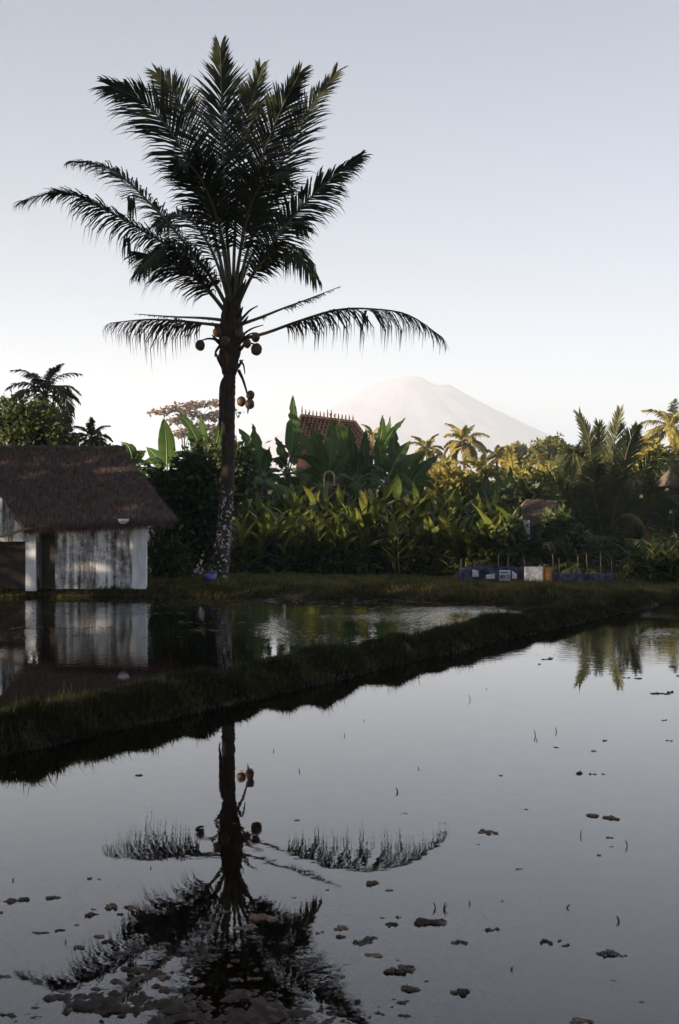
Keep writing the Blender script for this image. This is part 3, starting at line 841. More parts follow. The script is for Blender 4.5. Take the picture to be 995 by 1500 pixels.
for j in range(len(q) - 1):
    for i in range(nv): fs.append((j * nv + i, j * nv + (i + 1) % nv, (j + 1) * nv + (i + 1) % nv, (j + 1) * nv + i))
b.add(vs, fs); tag(b.build('bowl', M['porcelain'], None, True), 'small white bowl perched on the bamboo pole under the thatched eave', 'bowl')

# blue plastic bag by the palm foot
b = MB(); c = gp(308, 37.2); c.z += .11
b.blob(c, .17, .15, .125, 18, 12, .35, 3.0); b.tube([c + Vector((.02, 0, .08)), c + Vector((.03, 0, .15)), c + Vector((.07, 0, .20))], [.05, .02, .05], 7)
tag(b.build('plastic_bag', M['blue'], None, True), 'tied blue plastic bag lying on the bank at the foot of the coconut palm', 'bag')

# ---------------------------------------------------------------- brick pavilion behind the banana plants
pvY = 88.0
pav = empty('brick_pavilion', gp(487, pvY), 'red brick pavilion with tiled hip roof and ridge spikes behind the banana plants', 'building')
def W3(px, py, Y): return P(px, py, Y)
b = MB(); b.box((X_(434, pvY), pvY, -1.4), (X_(545, pvY), pvY + 4.5, Z_(655, pvY))); b.build('wall', M['brick'], pav)
e0 = W3(424, 668, pvY - .7); e1 = W3(556, 668, pvY - .7); r0 = W3(441, 609, pvY + 1.9); r1 = W3(521, 619, pvY + 2.6)
f0 = Vector((e0.x, pvY + 5.2, e0.z)); f1 = Vector((e1.x, pvY + 5.2, e1.z))
rb = MB(); rb.add([e0, e1, r1, r0, f0, f1], [(0, 1, 2, 3), (1, 5, 2), (5, 4, 3, 2), (4, 0, 3), (0, 4, 5, 1)])
rf = rb.build('roof', M['rooftile'], pav)
tb = MB()
for j in range(15):
    v0, v1 = j / 15, (j + 1.25) / 15
    nn = max(3, int(22 * (1 - .35 * v0)))
    for i in range(nn):
        for (A, B_, Cc, D_) in ((e0, e1, r1, r0),):
            u0, u1 = (i + .06) / nn, (i + .94) / nn
            q = [(A.lerp(B_, u0)).lerp(D_.lerp(Cc, u0), v0), (A.lerp(B_, u1)).lerp(D_.lerp(Cc, u1), v0), (A.lerp(B_, u1)).lerp(D_.lerp(Cc, u1), min(v1, 1)), (A.lerp(B_, u0)).lerp(D_.lerp(Cc, u0), min(v1, 1))]
            o_ = Vector((0, -.08, .07)); k2 = Vector((0, -.018, .018))
            q = [q[0] + o_, q[1] + o_, q[2] + k2, q[3] + k2]
            mid0 = (q[0] + q[1]) / 2 + o_ * .5
            tb.add([q[0], mid0, q[1], q[2], q[3]], [(0, 1, 3, 4), (1, 2, 3)])
tb.build('roof_tiles', M['rooftile'], rf)['kind'] = 'stuff'
b = MB(); b.tube([r0, r1], [.13, .13], 8); b.tube([r1, e1], .10, 6); b.tube([r0, e0], .10, 6); b.build('ridge_tile', M['finial'], rf)
fb = MB(); fb.tube([(0, 0, 0), (0, 0, .17), (0, 0, .38)], [.04, .05, .018], 5); fm = fb.mesh('finial', M['finial'])
for i in range(15):
    p = r0.lerp(r1, (i + .3) / 15) + Vector((0, 0, .06)); link('finial', fm, rf, loc=p, scale=(1, 1, 1.0 if i not in (0, 7, 8) else 1.5))
sc_ = MB()
for p in ((452, 606), (484, 607), (490, 609)):
    c = P(*p, pvY + 2.2)
    sc_ = MB(); sc_.blob(c, .07, .05, .06, 8, 6, .3, p[0]); sc_.tube([c + Vector((.03, 0, .03)), c + Vector((.11, 0, .09)), c + Vector((.14, 0, .05))], [.03, .03, .01], 5); sc_.tube([c + Vector((0, 0, -.3)), c], .018, 5)
    sc_.build('ridge_ornament', M['finial'], rf, True)

# ---------------------------------------------------------------- banana plants
def banana_leaf(root, a, b, width, face=0.8, bend=0.25, torn=0.2, seed=0, curl=0.25):
    """a = petiole base, b = tip. The midrib arches up and over; the blade can be torn into strips."""
    rd = random.Random(seed)
    a = Vector(a); b = Vector(b)
    L = (b - a).length; D = (b - a).normalized()
    up = Vector((0, 0, 1)) if abs(D.z) < .93 else Vector((D.x + .2, 0.5, 0)).normalized()
    arch = (up - D * up.dot(D)).normalized()
    C = spline([a, a.lerp(b, .35) + arch * (L * bend * .55), a.lerp(b, .7) + arch * (L * bend * .6), b], 22)
    S0 = D.cross(Vector((0, -1, 0)))
    if S0.length < .05: S0 = Vector((1, 0, 0))
    S0.normalize()
    Sn = D.cross(up).normalized()
    if Sn.dot(S0) < 0: Sn = -Sn
    S = (S0 * face + Sn * (1 - face)).normalized(); U = S.cross(D).normalized()
    m = MB(); st = 5; n = 22
    for sd in (-1, 1):
        i = st
        while i < n - 1:
            run = n - 1 - i if torn < .02 else max(1, min(n - 1 - i, int(rd.expovariate(torn) + 1)))
            vs = []; fs = []
            sag = rd.uniform(0, .35) * min(1, torn * 4); sh = rd.uniform(-.12, .12) * min(1, torn * 4)
            for j in range(run + 1):
                t = (i + j - st) / (n - 1 - st)
                w = width / 2 * (math.sin(math.pi * (0.06 + .94 * t) ** .72)) ** .75 if t < .999 else .01
                w = max(w, .012)
                gap = .12 * width * (1 if (j in (0, run) and torn > .02) else 0)
                c = C[i + j]
                tt = (C[min(i + j + 1, n - 1)] - C[max(i + j - 1, 0)]).normalized()
                wave = .035 * width * math.sin((i + j) * 1.7 + sd)
                vs += [c, c + S * (sd * w * .55) + U * (curl * w * .35), c + S * (sd * (w - gap)) + U * (curl * w * .25 + wave) + tt * (sh * L * .25) + Vector((0, 0, -sag * w))]
            for j in range(run):
                q = j * 3
                fs += [(q, q + 1, q + 4, q + 3), (q + 1, q + 2, q + 5, q + 4)]
            m.add(vs, fs)
            i += run
    lf = m.build('leaf', M['banana'], root, True)
    r = MB(); r.tube(C, [.035 * (1.1 - i / 21) * (width / .6) ** .5 + .004 for i in range(22)], 5); r.build('midrib', M['midrib'], lf, True)
    return lf


BAN = [  # stem-top px, distance, leaves (tip px, width px, torn, depth of tip), label
    (196, 688, 56, [(178, 647, 20, .1, .3), (214, 660, 18, .0, -.4), (176, 676, 16, .3, -.5), (158, 668, 14, .2, .4)], 'banana plant with arching leaves close behind the hut roof', True),
    (246, 702, 58, [(240, 613, 27, .0, -.2), (275, 660, 22, .2, .5), (215, 655, 20, .1, .6)], 'banana plant with one broad upright leaf between hut and coconut palm', True),
    (304, 686, 60, [(262, 604, 19, .0, .1), (293, 606, 12, .0, .6), (323, 612, 14, .2, -.3), (275, 640, 16, .3, -.6), (345, 650, 18, .2, .5)], 'banana plant with two crossed leaves just left of the palm trunk', True),
    (388, 706, 70, [(370, 621, 22, .5, -.1), (350, 628, 20, .2, .5), (395, 655, 18, .5, -.6), (345, 660, 18, .2, -.3), (375, 648, 20, .1, .3)], 'banana plant with ragged drooping leaf beside the palm trunk', True),
    (422, 694, 74, [(430, 580, 24, .45, .0), (404, 640, 18, .5, -.4), (448, 645, 18, .3, .4), (395, 672, 18, .2, -.5)], 'tallest banana plant with a tattered upright leaf left of the pavilion', True),
    (478, 712, 72, [(486, 612, 20, .05, .2), (450, 618, 15, .3, -.6), (470, 645, 18, .3, -.8), (438, 632, 20, .1, .2), (466, 628, 17, .4, -.2), (430, 668, 18, .2, -.5), (512, 665, 18, .15, -.4)], 'banana plant with pale midribs in front of the brick pavilion', True),
    (522, 706, 74, [(497, 614, 26, .0, .0), (512, 622, 14, .3, -.7), (536, 628, 16, .3, -.5), (542, 646, 18, .2, .3), (528, 660, 18, .0, -.5), (490, 672, 20, .2, -.5)], 'banana plant with broad leaning leaf across the pavilion roof', True),
    (546, 690, 78, [(561, 608, 15, .05, .0), (572, 610, 15, .6, .3), (594, 612, 14, .15, -.2), (515, 668, 18, .2, -.4), (538, 700, 20, .3, -.7)], 'banana plant with three narrow leaves fanned against the volcano', True),
    (566, 712, 76, [(553, 638, 24, .0, -.3), (578, 628, 22, .0, .2), (601, 646, 22, .0, .1), (545, 680, 20, .1, -.6), (620, 660, 17, .1, .4)], 'banana plant with smooth paddle leaves right of the pavilion', True),
    (598, 716, 77, [(642, 668, 18, .1, .1), (618, 664, 15, .3, -.3), (585, 665, 20, .1, -.3), (640, 705, 15, .2, -.4)], 'banana plant with leaf reaching toward the sunlit palms', True),
    (706, 752, 72, [(712, 690, 15, .1, .1), (690, 700, 14, .1, -.3), (735, 700, 14, .2, .2), (680, 725, 14, .1, -.4), (725, 722, 16, .1, -.4)], 'banana plant above the right part of the hedge', True),
    (742, 748, 74, [(748, 682, 14, .1, .0), (728, 690, 13, .2, -.3), (766, 700, 14, .1, .3), (775, 728, 14, .2, -.2)], 'banana plant between the hedge and the small shaded hut', True),
    (806, 790, 72, [(812, 738, 12, .0, -.1), (790, 750, 12, .1, -.3), (830, 755, 12, .1, .2), (785, 785, 13, .1, -.5)], 'small banana plant beside the young palm', True),
]
for bi, (sx_, sy_, Y, lv, lab, fill) in enumerate(BAN):
    root = empty('banana_plant', gp(sx_, Y), lab, 'banana plant', 'banana plants behind the hedge')
    bp_ = gp(sx_, Y); tp = P(sx_, sy_, Y)
    b = MB(); q = spline([bp_ - Vector((0, 0, .1)), bp_.lerp(tp, .5) + Vector((.05, 0, 0)), tp, tp + Vector((0, 0, .25))], 10)
    b.tube(q, [.20, .195, .19, .18, .17, .155, .14, .12, .09, .04], 9); b.build('pseudostem', M['pseudostem'], root, True)
    for li, (lx, ly, w, torn, dz) in enumerate(lv):
        up_ = ly < sy_ - 45
        banana_leaf(root, tp + Vector((random.uniform(-.05, .05), 0, .05)), P(lx, ly, Y + dz * 1.6), w * .95 / F * Y, .85 if up_ else .5, .10 if up_ else .32, max(torn, .14), bi * 20 + li)
    for li in range(9):   # lower leaves that fill the plant all round
        az = li * .72 + bi; L = random.uniform(1.7, 2.7)
        d = Vector((math.cos(az) * L * .8, math.sin(az) * L * .6, random.uniform(-1.5, .7)))
        banana_leaf(root, tp, tp + d, random.uniform(.5, .7), .35, .35, .25, 900 + bi * 20 + li)

# ---------------------------------------------------------------- lance-leaved hedge
def lance_mesh(name, mat, L=1.0, w=.16, bend=.25, fold=.25):
    vs = []; fs = []; n = 6
    for i in range(n + 1):
        t = i / n; ww = w / 2 * math.sin(math.pi * (.08 + .92 * t) ** .8) if i < n else .004
        y = -bend * t * t * L; z = L * (t - .12 * bend * t * t)
        vs += [(-ww, y + fold * ww, z), (0, y, z), (ww, y + fold * ww, z)]
    for i in range(n):
        q = i * 3; fs += [(q, q + 1, q + 4, q + 3), (q + 1, q + 2, q + 5, q + 4)]
    m = MB(); m.add(vs, fs); return m.mesh(name, mat, True)


LM = [lance_mesh('lance_leaf', M['ginger'], 1, .24, .18), lance_mesh('lance_leaf', M['ginger'], 1, .27, .45), lance_mesh('lance_leaf', M['ginger'], 1, .21, .7), lance_mesh('lance_leaf', M['ginger'], 1, .30, .30)]
LY = [lance_mesh('lance_leaf', M['ginger_y'], 1, .17, .25), lance_mesh('lance_leaf', M['ginger_y'], 1, .15, .5)]


def lance_plant(loc, h, label, group, seed, stems=4, per=7, ll=.62, spread=.33, yellow=.08, cat='plant'):
    rd = random.Random(seed); loc = Vector(loc)
    root = empty('lance_leaved_plant', loc, label, cat, group)
    for s in range(stems):
        az = s * 6.283 / stems + rd.uniform(-.5, .5); hh_ = h * rd.uniform(.72, 1.0) - ll * .45
        o = Vector((math.cos(az), math.sin(az), 0))
        q = spline([loc + o * .08 - Vector((0, 0, .05)), loc + o * spread * .6 + Vector((0, 0, hh_ * .55)), loc + o * spread + Vector((0, 0, hh_))], 8)
        b = MB(); b.tube(q, [w_ * ll / .62 for w_ in (.018, .018, .017, .016, .014, .012, .010, .008)], 5); b.build('stem', M['stem'], root)
        for i in range(per):
            t = .14 + .86 * (i + rd.random() * .6) / per
            p = q[min(7, int(t * 7.99))]
            a2 = az + (math.pi if i % 2 else 0) * 1.0 + rd.uniform(-1.1, 1.1)
            tilt = R(rd.uniform(6, 36) + (1 - t) * 58)
            me = rd.choice(LY) if rd.random() < yellow else rd.choice(LM)
            k_ = ll * rd.uniform(.7, 1.2)
            link('leaf', me, root, loc=p, rot=(tilt, 0, a2), scale=(k_, k_, k_))
    return root


hl = ['lance-leaved plant in the front row of the green hedge', 'taller lance-leaved plant in the back row of the green hedge']
k = 0
for i in range(19):
    px = 352 + i * 21.5 + random.uniform(-6, 6); Y = 63 + random.uniform(-.4, .4)
    hgt = Z_(752 + random.uniform(-8, 8) + max(0, px - 690) * .15, Y) - gp(px, Y).z
    lance_plant(gp(px, Y), hgt, hl[0], 'front row of hedge plants', 300 + i, 5, 11, 1.2, .6, yellow=.04)
for i in range(20):
    px = 345 + i * 20.5 + random.uniform(-6, 6); Y = 65.2 + random.uniform(-.4, .4)
    hgt = Z_(714 + random.uniform(-6, 10) + max(0, px - 640) * .16, Y) - gp(px, Y).z
    lance_plant(gp(px, Y), hgt, hl[1], 'back row of hedge plants', 400 + i, 5, 9, 1.3, .6, yellow=.14)
for i, px in enumerate((962, 978, 992, 1006)):
    Y = 36.5 + .4 * (i % 2)
    lance_plant(gp(px, Y), Z_(792, Y) - .2, 'leafy plant with pale sunlit tips at the water edge right of the young palm', 'plants right of the young palm', 500 + i, 4, 7, .55, yellow=.35)

# bent pale pipe above the hedge
b = MB(); b.tube(spline([gp(475, 67), P(475, 735, 67), P(475, 700, 67), P(477, 693, 67), P(483, 690.5, 67), P(489, 695, 67), P(490, 712, 67)], 30), .034, 7)
tag(b.build('bent_pipe', M['pipe'], None, True), 'thin pale pipe bent into a hook standing above the hedge', 'pipe')

# ---------------------------------------------------------------- shrubs filling the shade
SH = [
    ((268, 40.5), [(262, 780, 34, 60), (300, 760, 30, 70), (240, 730, 28, 45), (285, 700, 34, 40)], 9000, .17, 'dense dark shrub between the hut and the coconut palm'),
    ((318, 52), [(318, 720, 30, 60), (345, 690, 26, 40), (300, 680, 25, 35)], 6000, .17, 'dark leafy shrub directly behind the palm trunk'),
    ((400, 68.5), [(385, 762, 45, 36), (440, 764, 45, 36), (410, 790, 60, 50), (380, 825, 60, 30), (440, 828, 60, 30)], 11000, .2, 'dark shrub behind the left part of the hedge'),
    ((520, 68.5), [(500, 764, 50, 36), (560, 764, 50, 36), (530, 790, 60, 50), (500, 825, 60, 30), (570, 828, 60, 30)], 11000, .2, 'dark shrub behind the middle of the hedge'),
    ((650, 68.5), [(625, 764, 45, 34), (680, 768, 45, 34), (650, 795, 60, 50), (630, 826, 60, 30), (700, 828, 60, 30)], 11000, .2, 'dark shrub behind the right part of the hedge'),
    ((750, 70), [(735, 770, 35, 50), (790, 790, 40, 60), (770, 735, 40, 35), (760, 828, 50, 30), (820, 826, 50, 30)], 11000, .18, 'dark shrub around the small shaded hut'),
    ((860, 84), [(850, 770, 45, 60), (835, 720, 30, 50), (850, 826, 60, 32), (900, 800, 50, 50)], 11000, .18, 'dark shrub to the left behind the young palm'),
    ((945, 86), [(930, 760, 45, 60), (985, 760, 45, 70), (960, 710, 40, 40), (940, 826, 60, 32)], 9000, .18, 'dark shrub to the right behind the young palm'),
    ((965, 37.6), [(940, 828, 26, 22), (975, 820, 32, 26), (1010, 822, 30, 30)], 5000, .12, 'low dark shrub on the bank right of the netting fence'),
    ((800, 62), [(800, 806, 30, 22), (818, 768, 20, 24), (838, 800, 24, 28), (752, 790, 16, 34)], 4200, .16, 'leafy shrub growing up in front of the field shelter'),
    ((225, 38.6), [(232, 815, 16, 34), (256, 822, 22, 30)], 3000, .13, 'low dark shrub against the right side of the hut'),
]
for i, (b_, lb_, n, sz, lab) in enumerate(SH):
    shrub(gp(*b_), lobes_px(lb_, b_[1], .9 * b_[1] / 42), n, sz * b_[1] / 42, M['shrub'], lab, None, 600 + i)

# ---------------------------------------------------------------- young palm and small hut on the right
YY = 80.0
yp = empty('young_palm', gp(885, YY), 'young trunkless palm with upright fronds behind the netting fence', 'palm tree')
YF = [
    ([(884, 836), (872, 760), (866, 700), (864, 650), (848, 607)], -.5, .62, .55, .2),
    ([(886, 836), (888, 740), (894, 690), (902, 640), (908, 602)], .2, .60, .6, .15),
    ([(888, 836), (900, 750), (912, 690), (922, 650), (932, 628)], -.6, .68, .6, .2),
    ([(886, 836), (882, 750), (880, 690), (880, 650), (877, 622)], .8, .62, .6, .15),
    ([(890, 836), (908, 760), (935, 700), (965, 668), (998, 690)], -1.0, .80, .4, .5),
    ([(882, 836), (868, 760), (852, 690), (842, 660), (834, 690)], -1.3, .75, .4, .5),
    ([(882, 836), (860, 770), (830, 720), (795, 702), (755, 735)], -1.0, .85, .4, .55),
    ([(890, 836), (915, 780), (950, 740), (985, 730), (1015, 765)], -1.2, .8, .4, .55),
    ([(886, 836), (880, 770), (870, 720), (872, 690), (880, 680)], -2.6, .75, .5, .35),
    ([(888, 836), (896, 770), (908, 720), (918, 700), (930, 705)], -2.4, .8, .5, .35),
    ([(883, 836), (866, 790), (838, 755), (812, 750), (785, 782)], -1.6, .75, .4, .6),
    ([(888, 836), (895, 760), (900, 700), (912, 665), (940, 648)], 1.4, .8, .5, .3),
    ([(884, 836), (874, 770), (858, 715), (846, 690), (822, 672)], 1.5, .8, .5, .35),
    ([(890, 836), (905, 800), (935, 785), (965, 800), (985, 835)], -1.4, .6, .4, .5),
]
for i, (pp, dd, ll, tw, dr) in enumerate(YF):
    m_ = len(pp) - 1
    pts = [P(a, b_, YY + dd * 2 * (j / m_) ** 1.2) for j, (a, b_) in enumerate(pp)]
    add_frond(yp, M['palm_young'], pts=pts, n_leaf=115, llen=ll * 2.5, lw=.066, twist=tw, droop=dr, r0=.075, start=.2, rag=.15, seed=700 + i, ang=(55, 20))
pts = [P(a, b_, 77.5 + c * 2) for a, b_, c in ((888, 832, 1.2), (893, 785, .6), (908, 757, .2), (930, 755, 0), (946, 775, 0), (955, 798, 0))]
add_frond(yp, M['palm_dry'], label='dead golden frond arching over', pts=pts, n_leaf=50, llen=.68, lw=.06, twist=.2, droop=1.0, r0=.06, start=.42, rag=.2, seed=760, ang=(45, 20))

sh = empty('field_shelter', gp(785, 66), 'small open field shelter with sagging thatch under the palm fronds', 'shelter')
s0 = P(748, 770, 65.0); s1 = P(838, 775, 65.0); s2 = P(815, 735, 67.0); s3 = P(772, 732, 67.0)
b = MB(); b.add(*slope(s0, s1, s2, s3, 30, 14, .05)); b.add(*slope(Vector((s0.x, 69.0, s0.z)), s0, s3, s3, 14, 10)); b.add(*slope(s1, Vector((s1.x, 69.0, s1.z)), s2, s2, 14, 10)); b.add(*slope(Vector((s1.x, 69.0, s1.z)), Vector((s0.x, 69.0, s0.z)), s3, s2, 14, 10))
rf2 = b.build('roof', M['thatch_old'], sh, True)
thatch_strands(s0, s1, s2, s3, 2500, rf2, M['thatch_old'], seed=8)
for (px, Y) in ((760, 65.4), (772, 65.5), (780, 65.8), (790, 65.6), (828, 65.4), (764, 68.4), (826, 68.4)):
    b = MB(); a = gp(px, Y); b.tube([a - Vector((0, 0, .1)), a + Vector((.03, 0, 1.4)), Vector((a.x + .01, a.y, 1.5))], [.09, .085, .08], 7); b.build('post', M['grey_post'], sh, True)
b = MB(); b.box((X_(753, 68.6), 68.5, -1.6), (X_(835, 68.6), 68.6, 1.3)); b.build('back_wall', M['shade_dark_wood'], sh)
b = MB(); vs = []; fs = []
for j in range(8):
    for i in range(5):
        p = P(766 + i * (2.6 - j * .22) + j * .9, 762 + j * 4.2, 64.9); vs.append(p + Vector((0, .05 * math.sin(i * 1.9 + j * .5), 0)))
for j in range(7):
    for i in range(4): q = j * 5 + i; fs.append((q, q + 1, q + 6, q + 5))
b.add(vs, fs); o = b.build('hanging_cloth', M['white_plastic'], None, True); tag(o, 'torn white cloth hanging from the edge of the field shelter', 'cloth')
md = o.modifiers.new('thickness', 'SOLIDIFY'); md.thickness = .006

# netting fence
nf = empty('netting_fence', gp(785, 36.6), 'low blue-grey netting fence on thin stakes along the far bank', 'fence')
def sheet(name, x0, x1, yt, yb, Y, mat, parent, n=24, wav=.05, top=None, th=.008):
    b = MB(); vs = []; fs = []; m_ = 6
    for j in range(m_ + 1):
        for i in range(n + 1):
            u = i / n; px = x0 + (x1 - x0) * u; t = yt + (top(u) if top else 0)
            p = P(px, t + (yb - t) * j / m_, Y)
            p.y += wav * (mnoise.noise(Vector((p.x * 3, p.z * 2, 0))) + .5 * mnoise.noise(Vector((p.x * 9, p.z * 5, 2)))); vs.append(p)
    for j in range(m_):
        for i in range(n): q = j * (n + 1) + i; fs.append((q, q + 1, q + n + 2, q + n + 1))
    b.add(vs, fs); o = b.build(name, mat, parent, True)
    md = o.modifiers.new('thickness', 'SOLIDIFY'); md.thickness = th
    return o
fy = 36.6
sheet('netting', 672, 768, 830, 858, fy, M['net'], nf, 40, .08, lambda u: 1.2 * math.sin(u * 14) + .8 * math.sin(u * 37))
sheet('netting', 809, 902, 838, 858, fy, M['net'], nf, 40, .12, lambda u: 1.4 * math.sin(u * 11 + 1) + .9 * math.sin(u * 41) + 3 * u)
for px, t in ((676, 818), (694, 826), (731, 812), (744, 816), (769, 815), (810, 812), (819, 818), (847, 815), (861, 810), (879, 808), (897, 818)):
    b = MB(); a = gp(px, fy + .1); e = P(px + random.uniform(-2, 2), t, fy + .1)
    b.tube([a - Vector((0, 0, .1)), a.lerp(e, .5) + Vector((random.uniform(-.02, .02), 0, 0)), e], [.011, .010, .008], 6); b.build('stake', M['bamboo'], nf, True)
ws = sheet('weathered_sheet', 768, 796, 830, 861, fy - .12, M['white_rice_sack'], None, 10, .03)
tag(ws, 'weathered white sheet panel standing against the netting fence', 'sheet')
tag(sheet('rusty_sheet', 796.5, 809, 831, 860, fy - .10, M['orange'], None, 6, .02), 'rusty orange sheet panel next to the weathered white sheet at the fence', 'sheet')
sg = sheet('white_sign', 731.5, 747.5, 835, 851, fy - .14, M['white_plastic'], None, 6, .0)
tag(sg, 'white printed sign with black number fixed to the netting', 'sign')
fc = bpy.data.curves.new('sign_number', 'FONT'); fc.body = '8012'; fc.size = .125; fc.align_x = 'CENTER'; fc.align_y = 'CENTER'; fc.extrude = .002; fc.offset = .004
tmp = bpy.data.objects.new('sign_number', fc); col.objects.link(tmp)
dg = bpy.context.evaluated_depsgraph_get(); me = bpy.data.meshes.new_from_object(tmp.evaluated_get(dg)); bpy.data.objects.remove(tmp)
me.materials.clear(); me.materials.append(M['ink'])
tx = link('sign_number', me, sg, loc=P(739.7, 845, fy - .153), rot=(R(90), 0, 0))
b = MB(); c0 = P(733, 838, fy - .152); c1 = P(744, 839.2, fy - .152); b.box((c0.x, fy - .156, c1.z), (c1.x, fy - .150, c0.z)); b.build('print_line', M['ink'], sg)
tag(sheet('white_scrap', 692, 701, 834, 845, fy - .13, M['white_plastic'], None, 4, .03, lambda u: 2 * u), 'faded white plastic scrap hung at the end of the netting near the hedge', 'plastic sheet')
tag(sheet('white_scrap', 712, 725, 842, 848, fy - .13, M['white_plastic'], None, 6, .03, lambda u: -2 * u), 'crumpled low white plastic scrap left of the numbered sign', 'plastic sheet')
tag(sheet('white_scrap', 750, 757, 836, 848, fy - .13, M['white_plastic'], None, 4, .03, lambda u: 5 * u), 'narrow torn white plastic scrap between numbered sign and white panel', 'plastic sheet')

# thatched corner at the right edge
rs = empty('straw_shed', gp(1010, 82), 'straw-roofed shed corner among the palms at the right', 'shed')
q0 = P(981, 712, 81.5); q1 = P(1075, 712, 81.5); q2 = P(1050, 670, 83.6); q3 = P(984, 684, 83.3)
b = MB(); b.add(*slope(q0, q1, q2, q3, 24, 12, .05)); b.add(*slope(Vector((q0.x, 86, q0.z)), q0, q3, q3, 12, 8)); rf3 = b.build('roof', M['thatch_old'], rs, True)
thatch_strands(q0, q1, q2, q3, 1800, rf3, M['thatch_old'], seed=9, ln=.4)
for px, Y in ((986, 82), (1060, 82), (986, 85), (1060, 85)):
    b = MB(); a = gp(px, Y); b.tube([a - Vector((0, 0, .1)), Vector((a.x, a.y, q0.z + .1))], .05, 6); b.build('post', M['wood'], rs)

# ---------------------------------------------------------------- background palms and trees
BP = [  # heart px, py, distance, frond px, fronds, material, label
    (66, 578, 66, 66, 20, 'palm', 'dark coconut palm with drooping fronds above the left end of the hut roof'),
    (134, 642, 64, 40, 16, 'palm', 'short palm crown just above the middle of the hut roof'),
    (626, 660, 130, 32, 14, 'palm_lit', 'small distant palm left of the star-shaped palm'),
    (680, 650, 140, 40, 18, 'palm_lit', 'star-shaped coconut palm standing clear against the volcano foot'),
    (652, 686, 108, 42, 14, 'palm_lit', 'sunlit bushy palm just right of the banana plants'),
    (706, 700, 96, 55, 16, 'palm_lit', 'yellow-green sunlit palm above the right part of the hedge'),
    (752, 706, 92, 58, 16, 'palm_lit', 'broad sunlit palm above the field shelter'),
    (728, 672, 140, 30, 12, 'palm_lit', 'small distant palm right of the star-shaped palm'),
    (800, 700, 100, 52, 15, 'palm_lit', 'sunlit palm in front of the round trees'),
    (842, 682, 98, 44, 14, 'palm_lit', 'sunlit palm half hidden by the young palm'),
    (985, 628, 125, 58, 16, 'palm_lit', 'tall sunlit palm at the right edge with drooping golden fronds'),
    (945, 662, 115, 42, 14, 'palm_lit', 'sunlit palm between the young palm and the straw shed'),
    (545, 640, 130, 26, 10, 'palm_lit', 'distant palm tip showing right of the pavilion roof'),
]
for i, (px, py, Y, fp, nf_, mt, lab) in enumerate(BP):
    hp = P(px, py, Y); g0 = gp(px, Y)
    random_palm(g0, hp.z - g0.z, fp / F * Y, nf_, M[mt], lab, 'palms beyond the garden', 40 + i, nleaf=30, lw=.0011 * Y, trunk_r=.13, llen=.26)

for i, (px, Y, fp, lab) in enumerate(((842, 61, 128, 'low trunkless palm overhanging the field shelter'), (948, 68, 110, 'low trunkless palm right of the young palm'), (1000, 66, 115, 'low trunkless palm in front of the straw shed'), (748, 62, 78, 'low trunkless palm between hedge and field shelter'), (806, 60, 74, 'smallest low palm in front of the field shelter posts'))):
    random_palm(gp(px, Y), 0.1, fp / F * Y, 13, M['palm_young'], lab, 'low palms in the garden shade', 90 + i, nleaf=40, lw=.07, llen=.26, el=(18, 80), name='low_palm', twist=.4)

tree(gp(58, 52), 4.2, lobes_px([(40, 632, 34, 30), (75, 628, 26, 28), (58, 608, 30, 22), (88, 645, 18, 22), (10, 620, 34, 36)], 52, 1.0), 9000, .17, M['tree'], 'bushy dark green tree behind the ridge of the hut', None, 71)
tree(gp(270, 240), 17.0, lobes_px([(235, 603, 16, 3), (262, 597, 22, 3.5), (290, 592, 24, 3.5), (318, 590, 18, 3), (280, 606, 26, 3), (312, 612, 24, 3), (265, 616, 20, 3), (300, 626, 28, 4), (330, 604, 22, 3), (270, 634, 20, 4), (320, 638, 24, 5)], 240, 2.5), 1700, .75, M['feather'], 'distant feathery tree with flat airy layers left of the palm trunk', None, 72, tr=.16, flat=.85)
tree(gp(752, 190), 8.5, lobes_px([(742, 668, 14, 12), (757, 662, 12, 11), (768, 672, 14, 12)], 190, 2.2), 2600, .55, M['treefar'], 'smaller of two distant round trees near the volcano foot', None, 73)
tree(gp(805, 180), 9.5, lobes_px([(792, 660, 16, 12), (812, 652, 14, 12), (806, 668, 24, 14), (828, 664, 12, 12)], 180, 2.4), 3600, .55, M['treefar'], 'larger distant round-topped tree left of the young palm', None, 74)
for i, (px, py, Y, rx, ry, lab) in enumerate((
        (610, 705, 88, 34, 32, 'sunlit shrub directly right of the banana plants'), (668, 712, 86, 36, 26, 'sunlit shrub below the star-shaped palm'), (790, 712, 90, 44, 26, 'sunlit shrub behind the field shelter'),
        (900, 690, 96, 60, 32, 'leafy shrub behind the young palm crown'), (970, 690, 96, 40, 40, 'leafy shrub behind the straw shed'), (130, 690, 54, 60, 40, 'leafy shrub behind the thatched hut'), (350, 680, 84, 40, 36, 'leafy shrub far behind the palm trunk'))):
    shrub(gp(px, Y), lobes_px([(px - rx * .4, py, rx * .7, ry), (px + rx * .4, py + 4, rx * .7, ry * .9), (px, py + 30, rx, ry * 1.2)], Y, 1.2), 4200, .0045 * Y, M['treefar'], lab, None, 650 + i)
# far-off wood that reads as one mass
g = np.random.default_rng(77)
wl = []
for i in range(230):
    Y = g.uniform(150, 420); px = g.uniform(-420, 1420); h_ = g.uniform(.6, 1.0) * (5.5 + Y * .012)
    x = (px - 497.5) / F * Y; wl.append(((x, Y, h_ * .55), h_ * .75, h_ * .75, h_ * .55))
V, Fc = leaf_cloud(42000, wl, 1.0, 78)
tag(link('far_wood', np_mesh('far_wood', V, Fc, M['treefar'])), 'distant wood along the foot of the volcano', 'wood', kind='stuff')

